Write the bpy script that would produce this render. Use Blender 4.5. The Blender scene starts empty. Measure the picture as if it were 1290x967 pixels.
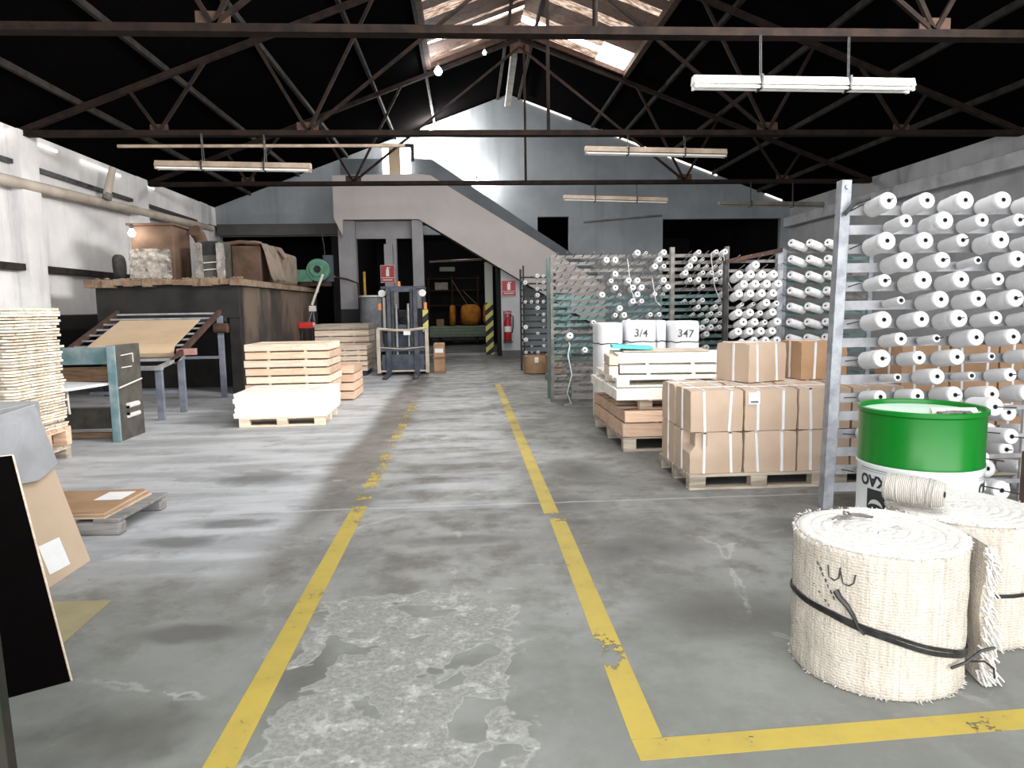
import bpy, math, random
from mathutils import Vector, Matrix
random.seed(7)
S = bpy.context.scene
COL = S.collection
R = math.radians
PI = math.pi

# ------------------------------------------------------------------ helpers
class MB:
    """collects simple solids and links them as one mesh object"""
    def __init__(s): s.v = []; s.f = []
    def add(s, vs, fs):
        b = len(s.v); s.v += [tuple(p) for p in vs]; s.f += [tuple(b + i for i in f) for f in fs]; return s
    def hexa(s, p):  # 8 points: bottom 4 ccw, top 4 ccw
        return s.add(p, [(3, 2, 1, 0), (4, 5, 6, 7), (0, 1, 5, 4), (1, 2, 6, 5), (2, 3, 7, 6), (3, 0, 4, 7)])
    def bx(s, x0, x1, y0, y1, z0, z1):
        return s.hexa([(x0, y0, z0), (x1, y0, z0), (x1, y1, z0), (x0, y1, z0), (x0, y0, z1), (x1, y0, z1), (x1, y1, z1), (x0, y1, z1)])
    def rbx(s, c, size, M):
        hx, hy, hz = size[0] / 2, size[1] / 2, size[2] / 2
        pts = [(-hx, -hy, -hz), (hx, -hy, -hz), (hx, hy, -hz), (-hx, hy, -hz), (-hx, -hy, hz), (hx, -hy, hz), (hx, hy, hz), (-hx, hy, hz)]
        c = Vector(c)
        return s.hexa([c + M @ Vector(p) for p in pts])
    def bar(s, p0, p1, w, h, up=(0, 0, 1)):
        p0 = Vector(p0); p1 = Vector(p1); d = (p1 - p0); L = d.length; d.normalize(); up = Vector(up)
        if abs(d.dot(up)) > .98: up = Vector((0, 1, 0))
        x = d.cross(up).normalized(); z = x.cross(d).normalized()
        M = Matrix((x, d, z)).transposed()
        return s.rbx((p0 + p1) / 2, (w, L, h), M)
    def cyl(s, p0, p1, r0, r1=None, n=14, caps=True):
        r1 = r0 if r1 is None else r1
        return s.tube([p0, p1], [r0, r1], n, caps)
    def tube(s, pts, r, n=8, caps=True):
        pts = [Vector(p) for p in pts]; rs = r if isinstance(r, (list, tuple)) else [r] * len(pts)
        vs = []; fs = []; m = len(pts); px = None
        for i, p in enumerate(pts):
            d = (pts[min(i + 1, m - 1)] - pts[max(i - 1, 0)]).normalized()
            if px is None:
                up = Vector((0, 0, 1)) if abs(d.z) < .9 else Vector((1, 0, 0))
                px = d.cross(up).normalized()
            else:
                px = (px - d * px.dot(d)).normalized()
            py = d.cross(px)
            for k in range(n):
                a = 2 * PI * k / n
                vs.append(p + (px * math.cos(a) + py * math.sin(a)) * rs[i])
        for i in range(m - 1):
            for k in range(n):
                a = i * n + k; b = i * n + (k + 1) % n
                fs.append((a, b, b + n, a + n))
        if caps:
            fs.append(tuple(range(n - 1, -1, -1))); fs.append(tuple((m - 1) * n + k for k in range(n)))
        return s.add(vs, fs)
    def lathe(s, prof, n=24, c=(0, 0, 0), jr=None):
        vs = []; fs = []; m = len(prof)
        for (r, z) in prof:
            for k in range(n):
                a = 2 * PI * k / n; rr = r if jr is None else jr(r, z, a)
                vs.append((c[0] + rr * math.cos(a), c[1] + rr * math.sin(a), c[2] + z))
        for i in range(m - 1):
            for k in range(n):
                a = i * n + k; b = i * n + (k + 1) % n
                fs.append((a, b, b + n, a + n))
        if prof[0][0] > 1e-6: fs.append(tuple(range(n - 1, -1, -1)))
        if prof[-1][0] > 1e-6: fs.append(tuple((m - 1) * n + k for k in range(n)))
        return s.add(vs, fs)
    def ring(s, prof, n=24, c=(0, 0, 0)):  # closed profile lathe
        vs = []; fs = []; m = len(prof)
        for (r, z) in prof:
            for k in range(n):
                a = 2 * PI * k / n; vs.append((c[0] + r * math.cos(a), c[1] + r * math.sin(a), c[2] + z))
        for i in range(m):
            j = (i + 1) % m
            for k in range(n):
                fs.append((i * n + k, i * n + (k + 1) % n, j * n + (k + 1) % n, j * n + k))
        return s.add(vs, fs)
    def prism(s, poly, ext):
        ext = Vector(ext); a = [Vector(p) for p in poly]; n = len(a)
        fs = [tuple(range(n - 1, -1, -1)), tuple(range(n, 2 * n))]
        fs += [(i, (i + 1) % n, n + (i + 1) % n, n + i) for i in range(n)]
        return s.add(a + [p + ext for p in a], fs)
    def mesh(s, name, m=None, smooth=None):
        me = bpy.data.meshes.new(name); me.from_pydata(s.v, [], s.f); me.update()
        import bmesh as _b
        bm = _b.new(); bm.from_mesh(me); _b.ops.recalc_face_normals(bm, faces=bm.faces); bm.to_mesh(me); bm.free()
        if m: me.materials.append(m)
        if smooth is not None:
            me.polygons.foreach_set('use_smooth', [True] * len(me.polygons)); me.set_sharp_from_angle(angle=R(smooth))
        return me
    def build(s, name, m, parent=None, loc=(0, 0, 0), bev=0, smooth=None, segs=2):
        o = bpy.data.objects.new(name, s.mesh(name, m, smooth)); COL.objects.link(o)
        o.location = loc
        if parent: o.parent = parent
        if bev:
            b = o.modifiers.new('b', 'BEVEL'); b.width = bev; b.segments = segs; b.limit_method = 'ANGLE'; b.angle_limit = R(40)
        return o

def tag(o, label, cat, group=None, kind=None):
    o['label'] = label; o['category'] = cat
    if group: o['group'] = group
    if kind: o['kind'] = kind
    return o
def thing(name, label, cat, loc=(0, 0, 0), rz=0, group=None):
    o = bpy.data.objects.new(name, None); COL.objects.link(o); o.location = loc; o.rotation_euler = (0, 0, rz)
    o.empty_display_size = .1
    return tag(o, label, cat, group)
def struct(o):
    o['kind'] = 'structure'; return o
def dup(root, label=None, loc=None, rot=None, group=None):
    r = root.copy(); COL.objects.link(r)
    if label: r['label'] = label
    if group: r['group'] = group
    if loc is not None: r.location = loc
    if rot is not None: r.rotation_euler = rot
    for ch in KIDS(root):
        c = ch.copy(); COL.objects.link(c); c.parent = r
        for g in KIDS(ch):
            d = g.copy(); COL.objects.link(d); d.parent = c
    return r
def KIDS(o): return list(o.children)
ORD = ['', 'first', 'second', 'third', 'fourth', 'fifth', 'sixth', 'seventh', 'eighth', 'ninth', 'tenth', 'eleventh', 'twelfth', 'thirteenth', 'fourteenth', 'fifteenth', 'sixteenth', 'seventeenth', 'eighteenth', 'nineteenth', 'twentieth']
TENS = {20: 'twenty', 30: 'thirty', 40: 'forty', 50: 'fifty'}
def ordn(n):
    if n <= 20: return ORD[n]
    if n % 10 == 0: return {30: 'thirtieth', 40: 'fortieth', 50: 'fiftieth'}[n]
    return TENS[n // 10 * 10] + '-' + ORD[n % 10]

# ------------------------------------------------------------------ materials
class NT:
    def __init__(s, name):
        s.m = bpy.data.materials.new(name); s.m.use_nodes = True; s.t = s.m.node_tree; s.n = s.t.nodes; s.n.clear()
        s.out = s.n.new('ShaderNodeOutputMaterial'); s.tc = s.n.new('ShaderNodeTexCoord')
    def L(s, a, b): s.t.links.new(a, b)
    def val(s, sock, v):
        if hasattr(v, 'is_output') or isinstance(v, bpy.types.NodeSocket): s.L(v, sock)
        else: sock.default_value = v
    def co(s, sc=(1, 1, 1), src='Object', rot=(0, 0, 0), loc=(0, 0, 0)):
        mp = s.n.new('ShaderNodeMapping'); s.L(s.tc.outputs[src], mp.inputs[0]); mp.inputs['Scale'].default_value = sc
        mp.inputs['Rotation'].default_value = rot; mp.inputs['Location'].default_value = loc
        return mp.outputs[0]
    def noise(s, co, scale=5, detail=4, rough=.55, dist=0):
        n = s.n.new('ShaderNodeTexNoise'); s.L(co, n.inputs['Vector']); n.inputs['Scale'].default_value = scale
        n.inputs['Detail'].default_value = detail; n.inputs['Roughness'].default_value = rough; n.inputs['Distortion'].default_value = dist
        return n.outputs['Fac']
    def voro(s, co, scale, feature='F1'):
        n = s.n.new('ShaderNodeTexVoronoi'); n.feature = feature; s.L(co, n.inputs['Vector']); n.inputs['Scale'].default_value = scale
        return n.outputs['Distance']
    def wave(s, co, scale, dist=0, axis='Z', det=2, dsc=1):
        n = s.n.new('ShaderNodeTexWave'); n.bands_direction = axis; s.L(co, n.inputs['Vector']); n.inputs['Scale'].default_value = scale
        n.inputs['Distortion'].default_value = dist; n.inputs['Detail'].default_value = det; n.inputs['Detail Scale'].default_value = dsc
        return n.outputs['Fac']
    def ramp(s, f, a, b, lo=0.0, hi=1.0):
        n = s.n.new('ShaderNodeMapRange'); n.interpolation_type = 'SMOOTHSTEP'; s.L(f, n.inputs[0])
        n.inputs[1].default_value = a; n.inputs[2].default_value = b; n.inputs[3].default_value = lo; n.inputs[4].default_value = hi
        return n.outputs[0]
    def math(s, op, a, b=0.0, c=None):
        n = s.n.new('ShaderNodeMath'); n.operation = op; s.val(n.inputs[0], a); s.val(n.inputs[1], b)
        if c is not None: s.val(n.inputs[2], c)
        return n.outputs[0]
    def mix(s, f, a, b):
        n = s.n.new('ShaderNodeMix'); n.data_type = 'RGBA'; s.val(n.inputs[0], f)
        for i, v in ((6, a), (7, b)):
            if isinstance(v, (tuple, list)): n.inputs[i].default_value = (*v[:3], 1)
            else: s.L(v, n.inputs[i])
        return n.outputs[2]
    def xyz(s, co):
        n = s.n.new('ShaderNodeSeparateXYZ'); s.L(co, n.inputs[0]); return n.outputs
    def rnd(s):
        return s.n.new('ShaderNodeObjectInfo').outputs['Random']
    def hsv(s, c, v):
        n = s.n.new('ShaderNodeHueSaturation'); s.val(n.inputs['Value'], v)
        if isinstance(c, (tuple, list)): n.inputs['Color'].default_value = (*c[:3], 1)
        else: s.L(c, n.inputs['Color'])
        return n.outputs[0]
    def bsdf(s, col, rough=.7, metal=0, bump=None, bstr=.3, bdist=.01, spec=.4, alpha=None):
        b = s.n.new('ShaderNodeBsdfPrincipled')
        if isinstance(col, (tuple, list)): b.inputs['Base Color'].default_value = (*col[:3], 1)
        else: s.L(col, b.inputs['Base Color'])
        s.val(b.inputs['Roughness'], rough); s.val(b.inputs['Metallic'], metal)
        b.inputs['Specular IOR Level'].default_value = spec
        if bump is not None:
            k = s.n.new('ShaderNodeBump'); k.inputs['Strength'].default_value = bstr; k.inputs['Distance'].default_value = bdist
            s.L(bump, k.inputs['Height']); s.L(k.outputs[0], b.inputs['Normal'])
        if alpha is not None:
            s.val(b.inputs['Alpha'], alpha)
        s.L(b.outputs[0], s.out.inputs[0]); return s.m
    def emit(s, col, st):
        e = s.n.new('ShaderNodeEmission'); s.val(e.inputs[1], st)
        if isinstance(col, (tuple, list)): e.inputs[0].default_value = (*col[:3], 1)
        else: s.L(col, e.inputs[0])
        s.L(e.outputs[0], s.out.inputs[0]); return s.m

def simple(name, c1, c2=None, scale=4, rough=.7, metal=0, bstr=.15, stretch=(1, 1, 1), spec=.4, rv=0, lo=.35, hi=.7, bdist=.004):
    t = NT(name); c2 = c2 or tuple(x * .7 for x in c1)
    co = t.co(stretch); n = t.noise(co, scale, 5)
    col = t.mix(t.ramp(n, lo, hi), c1, c2)
    if rv: col = t.hsv(col, t.ramp(t.rnd(), 0, 1, 1 - rv, 1 + rv))
    fine = t.noise(co, scale * 6, 3)
    return t.bsdf(col, rough, metal, fine, bstr, bdist, spec)
def wood(name, c1, c2, axis=0, rv=.15, rough=.75, sc=1):
    t = NT(name); st = [14, 14, 14]; st[axis] = 1.2
    co = t.co(tuple(st)); n = t.noise(co, 2.2 * sc, 6, .6, .6)
    k = t.noise(t.co((3, 3, 3)), 1.3, 2)
    col = t.mix(t.ramp(n, .35, .7), c1, c2); col = t.mix(t.ramp(k, .58, .75, 0, .5), col, tuple(x * .55 for x in c2))
    col = t.hsv(col, t.ramp(t.rnd(), 0, 1, 1 - rv, 1 + rv))
    return t.bsdf(col, rough, 0, n, .25, .003, .25)

M = {}
M['wood_pale'] = wood('pale_pine', (.76, .65, .53), (.58, .45, .33))
M['wood_white'] = wood('bleached_pine', (.9, .87, .8), (.8, .74, .64), rv=.05)
M['wood_pink'] = wood('fresh_pink_pine', (.7, .5, .37), (.54, .35, .24))
M['wood_grey'] = wood('weathered_pallet', (.5, .44, .36), (.3, .25, .2))
M['wood_old'] = wood('old_grey_pallet', (.33, .32, .31), (.2, .19, .18))
M['wood_brown'] = wood('brown_timber', (.3, .19, .12), (.17, .1, .06))
M['wood_rough'] = wood('rough_sawn_board', (.84, .76, .65), (.62, .5, .37), rv=.2)
M['kraft'] = simple('kraft_carton', (.56, .43, .325), (.5, .37, .27), 3, .8, bstr=.12, rv=.06)
M['kraft_dark'] = simple('brown_carton', (.42, .26, .15), (.34, .2, .11), 3, .8, rv=.08)
M['carton_pale'] = simple('pale_board', (.55, .43, .31), (.49, .37, .26), 2, .7)
M['strap'] = simple('white_strap', (.78, .78, .8), (.7, .7, .72), 8, .4)
M['paper'] = simple('white_paper', (.85, .85, .85), (.78, .78, .8), 6, .7)
M['white_wrap'] = simple('white_wrap', (.85, .86, .88), (.75, .77, .8), 2.5, .45, bstr=.2)
M['ink'] = simple('black_ink', (.03, .03, .035), (.05, .05, .05), 8, .6)
M['black_strap'] = simple('black_strap', (.012, .012, .014), (.03, .03, .03), 20, .35)
M['steel'] = simple('galvanised_steel', (.36, .38, .41), (.22, .23, .26), 9, .5, .45, .1, rv=.05)
M['rail_steel'] = simple('pale_zinc_rail', (.36, .365, .38), (.22, .225, .235), 6, .5, .3, .1, rv=.1)
M['dark_steel'] = simple('dark_steel', (.06, .058, .06), (.03, .028, .03), 9, .5, .5)
M['rack_grey'] = simple('dusty_grey_rack', (.24, .225, .21), (.13, .12, .115), 6, .65, .2, rv=.15)
M['rack_teal'] = simple('teal_rack_paint', (.09, .17, .16), (.15, .2, .195), 7, .55, .1, rv=.12)
M['rack_black'] = simple('black_rack', (.03, .03, .032), (.05, .05, .05), 7, .6, .2)
M['rust'] = simple('rusty_steel', (.075, .038, .024), (.035, .02, .016), 7, .85, .1, .3, rv=.1)
M['rust_post'] = simple('brown_rust_post', (.11, .06, .045), (.06, .035, .03), 6, .7, .2)
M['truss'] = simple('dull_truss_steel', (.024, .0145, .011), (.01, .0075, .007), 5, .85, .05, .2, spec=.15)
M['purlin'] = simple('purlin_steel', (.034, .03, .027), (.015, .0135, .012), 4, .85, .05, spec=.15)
M['tan_lamp'] = simple('dusty_lamp_housing', (.42, .33, .25), (.3, .23, .17), 5, .6)
M['white_lamp'] = simple('white_lamp_housing', (.85, .84, .8), (.75, .74, .7), 4, .4)
M['dim_lamp'] = simple('dim_lamp_housing', (.2, .19, .17), (.13, .12, .1), 4, .6)
M['oven'] = simple('sooty_oven_steel', (.024, .022, .02), (.009, .0085, .0085), 2.2, .6, .2)
M['oven_side'] = simple('stained_oven_side', (.135, .098, .072), (.03, .025, .022), 1.1, .7, .1, stretch=(1, 1, .5), lo=.38, hi=.6)
M['plaster'] = simple('crumbling_plaster', (.26, .195, .135), (.16, .1, .065), 4, .9, bstr=.6, bdist=.03)
M['rusty_sheet'] = simple('rust_brown_sheet', (.15, .09, .06), (.085, .05, .035), 3, .7, .1)
M['canvas'] = simple('grey_canvas', (.25, .195, .155), (.16, .12, .09), 4, .9, bstr=.4, bdist=.02)
M['green_blower'] = simple('green_blower_paint', (.1, .26, .17), (.07, .18, .12), 6, .5)
M['blue_paint'] = simple('blue_grey_paint', (.05, .062, .09), (.03, .038, .06), 5, .5)
M['fork_blue'] = simple('slate_machine_paint', (.075, .09, .125), (.035, .042, .06), 5, .5)
M['fork_tan'] = simple('tan_guard_paint', (.58, .5, .4), (.42, .36, .28), 5, .6)
M['rubber'] = simple('black_rubber', (.015, .015, .016), (.03, .03, .03), 12, .8)
M['red'] = simple('red_sign', (.42, .022, .03), (.34, .02, .025), 6, .4)
M['red_bright'] = simple('red_box', (.6, .03, .02), (.45, .02, .02), 6, .4)
M['yellow'] = simple('yellow_paint', (.6, .36, .06), (.45, .26, .05), 6, .5)
M['amber'] = simple('amber_lens', (.75, .25, .05), (.7, .2, .04), 6, .3)
M['orange_cloth'] = simple('orange_sacking', (.68, .27, .035), (.5, .17, .02), 6, .85, bstr=.5, bdist=.03)
M['pale_green'] = simple('pale_green_paint', (.34, .42, .32), (.27, .34, .26), 4, .6)
M['teal'] = simple('teal_paint', (.11, .2, .22), (.27, .33, .34), 3.2, .55, lo=.42, hi=.68)
M['machine_face'] = simple('grimy_grey_face', (.1, .094, .082), (.055, .052, .046), 5, .6, .2)
M['brown_sheet'] = simple('brown_paper_sheet', (.56, .42, .28), (.5, .36, .23), 2, .7)
M['slate_leg'] = simple('slate_blue_leg', (.2, .22, .27), (.13, .14, .17), 5, .6, .2)
M['cyan'] = simple('cyan_sheet', (.1, .5, .52), (.08, .42, .45), 5, .5)
M['blackboard'] = simple('black_laminate', (.0025, .002, .002), (.003, .0025, .0025), 5, 1, spec=0)
M['mossy'] = simple('mossy_dark_board', (.04, .036, .03), (.018, .028, .018), 5, .9, spec=.1)
M['foil'] = simple('grey_foil_sheet', (.5, .515, .54), (.4, .41, .43), 3, .42, .35, .35, bdist=.02)
M['crinkle'] = simple('crinkled_foil', (.62, .6, .57), (.38, .35, .32), 9, .28, .85, .9, bdist=.05)
M['drum_white'] = simple('white_drum_paint', (.78, .82, .82), (.68, .72, .73), 3, .35)
M['drum_green'] = simple('green_drum_paint', (.001, .165, .012), (.001, .14, .01), 2.5, .28, bstr=.03)
M['drum_lid'] = simple('pale_green_lid', (.62, .8, .66), (.55, .72, .6), 3, .4)
M['core'] = simple('dark_core', (.03, .03, .032), (.015, .015, .015), 10, .9)
M['off_white'] = simple('off_white_plastic', (.7, .66, .6), (.6, .56, .5), 6, .5)
M['rag'] = simple('grey_rag', (.2, .18, .17), (.1, .09, .085), 12, .9, bstr=.5)
M['white_sign'] = simple('white_sign_print', (.8, .78, .75), (.72, .7, .68), 6, .5)
M['grey_drum'] = simple('dusty_grey_sack', (.24, .25, .27), (.17, .18, .19), 5, .7)
def yarn_mat(name, c1, c2, sc=95, bs=.55):
    t = NT(name); co = t.co()
    w = t.wave(co, sc, 2.2, 'Z', 2, 4); n = t.noise(co, 60, 3); b = t.noise(co, 9, 3)
    col = t.mix(t.ramp(b, .45, .75), c1, c2); col = t.mix(t.ramp(w, .0, .5, .35, 0), col, tuple(x * .6 for x in c2))
    h = t.math('ADD', w, t.math('MULTIPLY', n, .7))
    return t.bsdf(col, .85, 0, h, bs, .004, .2)
M['yarn'] = yarn_mat('white_yarn', (.76, .76, .77), (.66, .66, .67))
M['yarn_grey'] = yarn_mat('greyish_yarn', (.6, .6, .6), (.5, .5, .5))
M['yarn_far'] = simple('white_cone', (.8, .8, .8), (.66, .66, .66), 30, .8)
M['twine'] = yarn_mat('cream_twine', (.58, .55, .5), (.48, .45, .4), 40, .9)
def weave():
    t = NT('woven_belt'); co = t.co()
    n = t.noise(t.co((1, 1, 1)), 90, 3); z = t.wave(co, 26, 1.2, 'Z', 2, 6); s_ = t.noise(t.co((1, 1, .25)), 14, 4)
    d = t.noise(co, 34, 4, .7)
    v_ = t.noise(t.co((70, 70, 2.5)), 1.0, 3, .6)
    col = t.mix(t.ramp(s_, .35, .7), (.64, .59, .52), (.53, .48, .41)); col = t.mix(t.ramp(v_, .5, .66, 0, .45), col, (.36, .33, .29)); col = t.mix(t.ramp(d, .55, .72, 0, .6), col, (.34, .31, .28))
    col = t.mix(t.ramp(z, 0, .3, .1, 0), col, (.4, .36, .32))
    return t.bsdf(col, .95, 0, t.math('ADD', t.math('MULTIPLY', n, 1.4), t.math('ADD', t.math('MULTIPLY', z, .25), v_)), .9, .005, .1)
M['weave'] = weave()
def felt():
    t = NT('fuzzy_belt_edge'); co = t.co(); n = t.noise(co, 70, 4, .7); d = t.noise(co, 40, 3, .7)
    col = t.mix(t.ramp(d, .58, .75, 0, .7), (.72, .7, .66), (.28, .26, .24))
    return t.bsdf(col, .95, 0, n, .9, .012, .1)
M['felt'] = felt()

def wall_mat(name, c1, c2, dado=None, streak=.35):
    t = NT(name); co = t.co(); n = t.noise(co, .7, 6, .6); v = t.noise(t.co((1.5, 1.5, .18)), 1.6, 5, .6)
    col = t.mix(t.ramp(n, .35, .7), c1, c2)
    col = t.mix(t.ramp(v, .52, .78, 0, streak), col, tuple(x * .45 for x in c2))
    if dado:
        z = t.xyz(co)[2]; z2 = t.math('ADD', z, t.math('MULTIPLY', n, .06))
        col = t.mix(t.ramp(z2, dado[0], dado[0] + .03), dado[1], col)
    return t.bsdf(col, .85, 0, t.noise(co, 20, 4), .15, .01, .2)
M['wall_left'] = wall_mat('left_wall_paint', (.74, .73, .735), (.58, .57, .57), (1.58, (.03, .028, .027)), .45)
M['wall_right'] = wall_mat('right_wall_paint', (.42, .425, .44), (.32, .325, .335))
M['wall_back'] = wall_mat('gable_paint', (.33, .36, .382), (.265, .29, .31), None, .3)
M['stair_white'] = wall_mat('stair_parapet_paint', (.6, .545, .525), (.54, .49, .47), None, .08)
M['stair_in'] = wall_mat('inner_parapet_shaded', (.16, .18, .195), (.12, .135, .15))  # inner parapet: shade inside the stairs put into a darker colour
M['pillar'] = wall_mat('pillar_paint', (.37, .36, .37), (.29, .28, .29), (1.62, (.04, .04, .045)), .3)
M['white_pier'] = wall_mat('white_pier_paint', (.55, .55, .57), (.45, .45, .46), (.22, (.14, .14, .14)), .15)
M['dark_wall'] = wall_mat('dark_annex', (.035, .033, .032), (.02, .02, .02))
M['beam_dark'] = wall_mat('dark_lintel', (.12, .115, .115), (.08, .078, .078))
M['trim_grey'] = simple('grey_concrete_beam', (.5, .51, .52), (.36, .36, .37), 2, .8)
M['pipe'] = simple('cream_pipe', (.52, .46, .39), (.4, .34, .28), 2, .6)
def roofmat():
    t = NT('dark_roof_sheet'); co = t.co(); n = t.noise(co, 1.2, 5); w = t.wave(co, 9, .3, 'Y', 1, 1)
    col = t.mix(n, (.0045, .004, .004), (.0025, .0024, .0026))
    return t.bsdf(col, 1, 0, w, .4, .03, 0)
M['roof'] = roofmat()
def hazard():
    t = NT('hazard_stripes'); co = t.co(rot=(0, R(40), 0)); w = t.wave(co, 1.15, 0, 'Z', 0)
    z = t.xyz(t.co())[2]; col = t.mix(t.ramp(w, .48, .52), (.62, .6, .16), (.02, .02, .02))
    col = t.mix(t.ramp(z, 1.74, 1.76), col, (.5, .53, .46))
    return t.bsdf(col, .6)
M['hazard'] = hazard()
M['glow'] = NT('daylit_pane').emit((1, .95, .87), 9)
M['glow_dim'] = NT('dirty_daylit_pane').emit((1, .72, .5), .55)
t = NT('grimy_daylit_pane'); n_ = t.noise(t.co((2, 6, 2)), 2, 5, .7)
M['glow_mid'] = t.emit(t.mix(t.ramp(n_, .4, .62), (.3, .17, .11), (1, .8, .65)), .8)
M['plank_roof'] = wood('roof_plank', (.2, .13, .1), (.11, .07, .055), 0)
M['bulb'] = NT('lit_bulb').emit((1, .97, .92), 30)
M['bulb_cool'] = NT('lit_tube').emit((.9, .95, 1), 25)
M['sky_pane'] = NT('lit_window_pane').emit((1, .98, .95), 6)
M['eave_pane'] = NT('dusty_eave_pane').emit((1, .93, .85), 1.6)

# floor ---------------------------------------------------------------
def floor_mat():
    t = NT('worn_concrete'); co = t.co(); X, Y, Z = t.xyz(co)
    n1 = t.noise(co, .8, 6, .6, .3); n2 = t.noise(co, 3.2, 6, .65); n3 = t.noise(co, 16, 5, .65); st = t.noise(t.co((.5, 2.2, 1)), 1.3, 5, .6, .4)
    col = t.mix(t.ramp(n1, .36, .64), (.14, .139, .128), (.265, .266, .256))
    col = t.mix(t.ramp(n2, .44, .7, 0, .7), col, (.115, .1, .08))
    col = t.mix(t.ramp(n3, .56, .76, 0, .3), col, (.37, .37, .36))
    # cool pale left bay: skylight reflection painted into the floor colour
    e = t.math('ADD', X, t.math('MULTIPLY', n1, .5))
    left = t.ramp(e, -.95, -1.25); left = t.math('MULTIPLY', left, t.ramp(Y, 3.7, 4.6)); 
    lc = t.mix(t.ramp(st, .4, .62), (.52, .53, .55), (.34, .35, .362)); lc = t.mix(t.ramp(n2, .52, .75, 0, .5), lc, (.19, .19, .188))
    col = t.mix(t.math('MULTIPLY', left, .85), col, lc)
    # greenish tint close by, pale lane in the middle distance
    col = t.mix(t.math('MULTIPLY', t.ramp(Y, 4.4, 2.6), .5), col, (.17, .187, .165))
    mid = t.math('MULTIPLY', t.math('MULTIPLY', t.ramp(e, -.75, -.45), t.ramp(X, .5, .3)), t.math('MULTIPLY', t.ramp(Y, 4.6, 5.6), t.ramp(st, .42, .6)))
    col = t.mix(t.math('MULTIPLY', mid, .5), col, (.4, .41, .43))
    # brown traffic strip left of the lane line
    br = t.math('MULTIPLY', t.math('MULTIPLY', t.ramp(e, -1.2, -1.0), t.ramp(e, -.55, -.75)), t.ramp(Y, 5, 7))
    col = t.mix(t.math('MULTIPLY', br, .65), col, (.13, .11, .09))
    # oil stains
    for (sx, sy, rx, ry) in ((-1.98, 4.75, .3, .2), (-1.75, 5.15, .35, .13), (-2.0, 6.6, .5, .35), (.75, 5.4, .35, .3), (-1.3, 2.55, .35, .25), (.75, 4.9, .18, .12), (-1.4, 3.35, .4, .12), (2.3, 4.6, .4, .3), (1.1, 4.3, .5, .25), (.95, 6.6, .3, .5), (-.1, 4.6, .5, .12), (-.75, 2.9, .15, .35), (1.3, 3.3, .5, .3)):
        dx = t.math('DIVIDE', t.math('SUBTRACT', X, sx), rx); dy = t.math('DIVIDE', t.math('SUBTRACT', Y, sy), ry)
        d = t.math('SQRT', t.math('ADD', t.math('MULTIPLY', dx, dx), t.math('MULTIPLY', dy, dy)))
        d = t.math('ADD', d, t.math('MULTIPLY', t.math('SUBTRACT', n2, .5), 2.2))
        col = t.mix(t.math('MULTIPLY', t.ramp(d, 1.1, .3), .6), col, (.07, .065, .058))
    # spalled patch in the aisle with aggregate and smooth islands
    nb = t.noise(co, 3.0, 4, .6); wob = t.math('MULTIPLY', t.math('SUBTRACT', nb, .5), .55)
    a = t.ramp(t.math('ADD', X, wob), -.80, -.76); b = t.ramp(t.math('ADD', X, t.math('MULTIPLY', wob, 1.1)), .20, .16)
    c = t.ramp(t.math('ADD', Y, wob), 3.72, 3.68)
    pm = t.math('MULTIPLY', t.math('MULTIPLY', a, b), c)
    isl = t.ramp(t.noise(t.co((1, 1.25, 1), loc=(3.1, 1.7, 0)), 3.1, 3, .45, .4), .555, .575)
    pm = t.math('MULTIPLY', pm, t.math('SUBTRACT', 1.0, isl))
    ag = t.noise(co, 42, 5, .75); ag2 = t.noise(co, 9, 5, .7)
    pc = t.mix(t.ramp(ag, .4, .62), (.19, .192, .176), (.27, .272, .252)); pc = t.mix(t.ramp(ag2, .5, .66, 0, .75), pc, (.4, .4, .38)); pc = t.mix(t.math('MULTIPLY', t.ramp(ag, .56, .66), t.ramp(ag2, .5, .62)), pc, (.6, .6, .575))
    edge = t.math('MULTIPLY', t.math('MULTIPLY', pm, t.math('SUBTRACT', 1.0, pm)), 1.4)
    col = t.mix(pm, col, pc); col = t.mix(edge, col, (.42, .42, .4))
    # construction joint and hairline cracks
    jy = t.math('ABSOLUTE', t.math('SUBTRACT', t.math('ADD', Y, t.math('MULTIPLY', n2, .05)), 5.45))
    col = t.mix(t.ramp(jy, .022, .006, 0, .5), col, (.48, .48, .47))
    vc = t.voro(t.co((1, 1, 1)), .55, 'DISTANCE_TO_EDGE'); vj = t.math('ADD', vc, t.math('MULTIPLY', t.math('SUBTRACT', n2, .5), .12))
    ck = t.math('MULTIPLY', t.ramp(t.math('ABSOLUTE', vj), .008, .002), t.ramp(n1, .5, .6))
    col = t.mix(t.math('MULTIPLY', ck, .6), col, (.4, .4, .38))
    sp = t.voro(co, 7); col = t.mix(t.math('MULTIPLY', t.ramp(sp, .06, .03), t.ramp(n1, .5, .62)), col, (.03, .028, .026))
    rough = t.ramp(n2, .3, .7, .48, .8)
    h = t.math('ADD', t.math('MULTIPLY', n3, .4), t.math('MULTIPLY', t.math('MULTIPLY', pm, ag), 1.2))
    return t.bsdf(col, rough, 0, h, .35, .008, .35)
M['floor'] = floor_mat()
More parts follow.
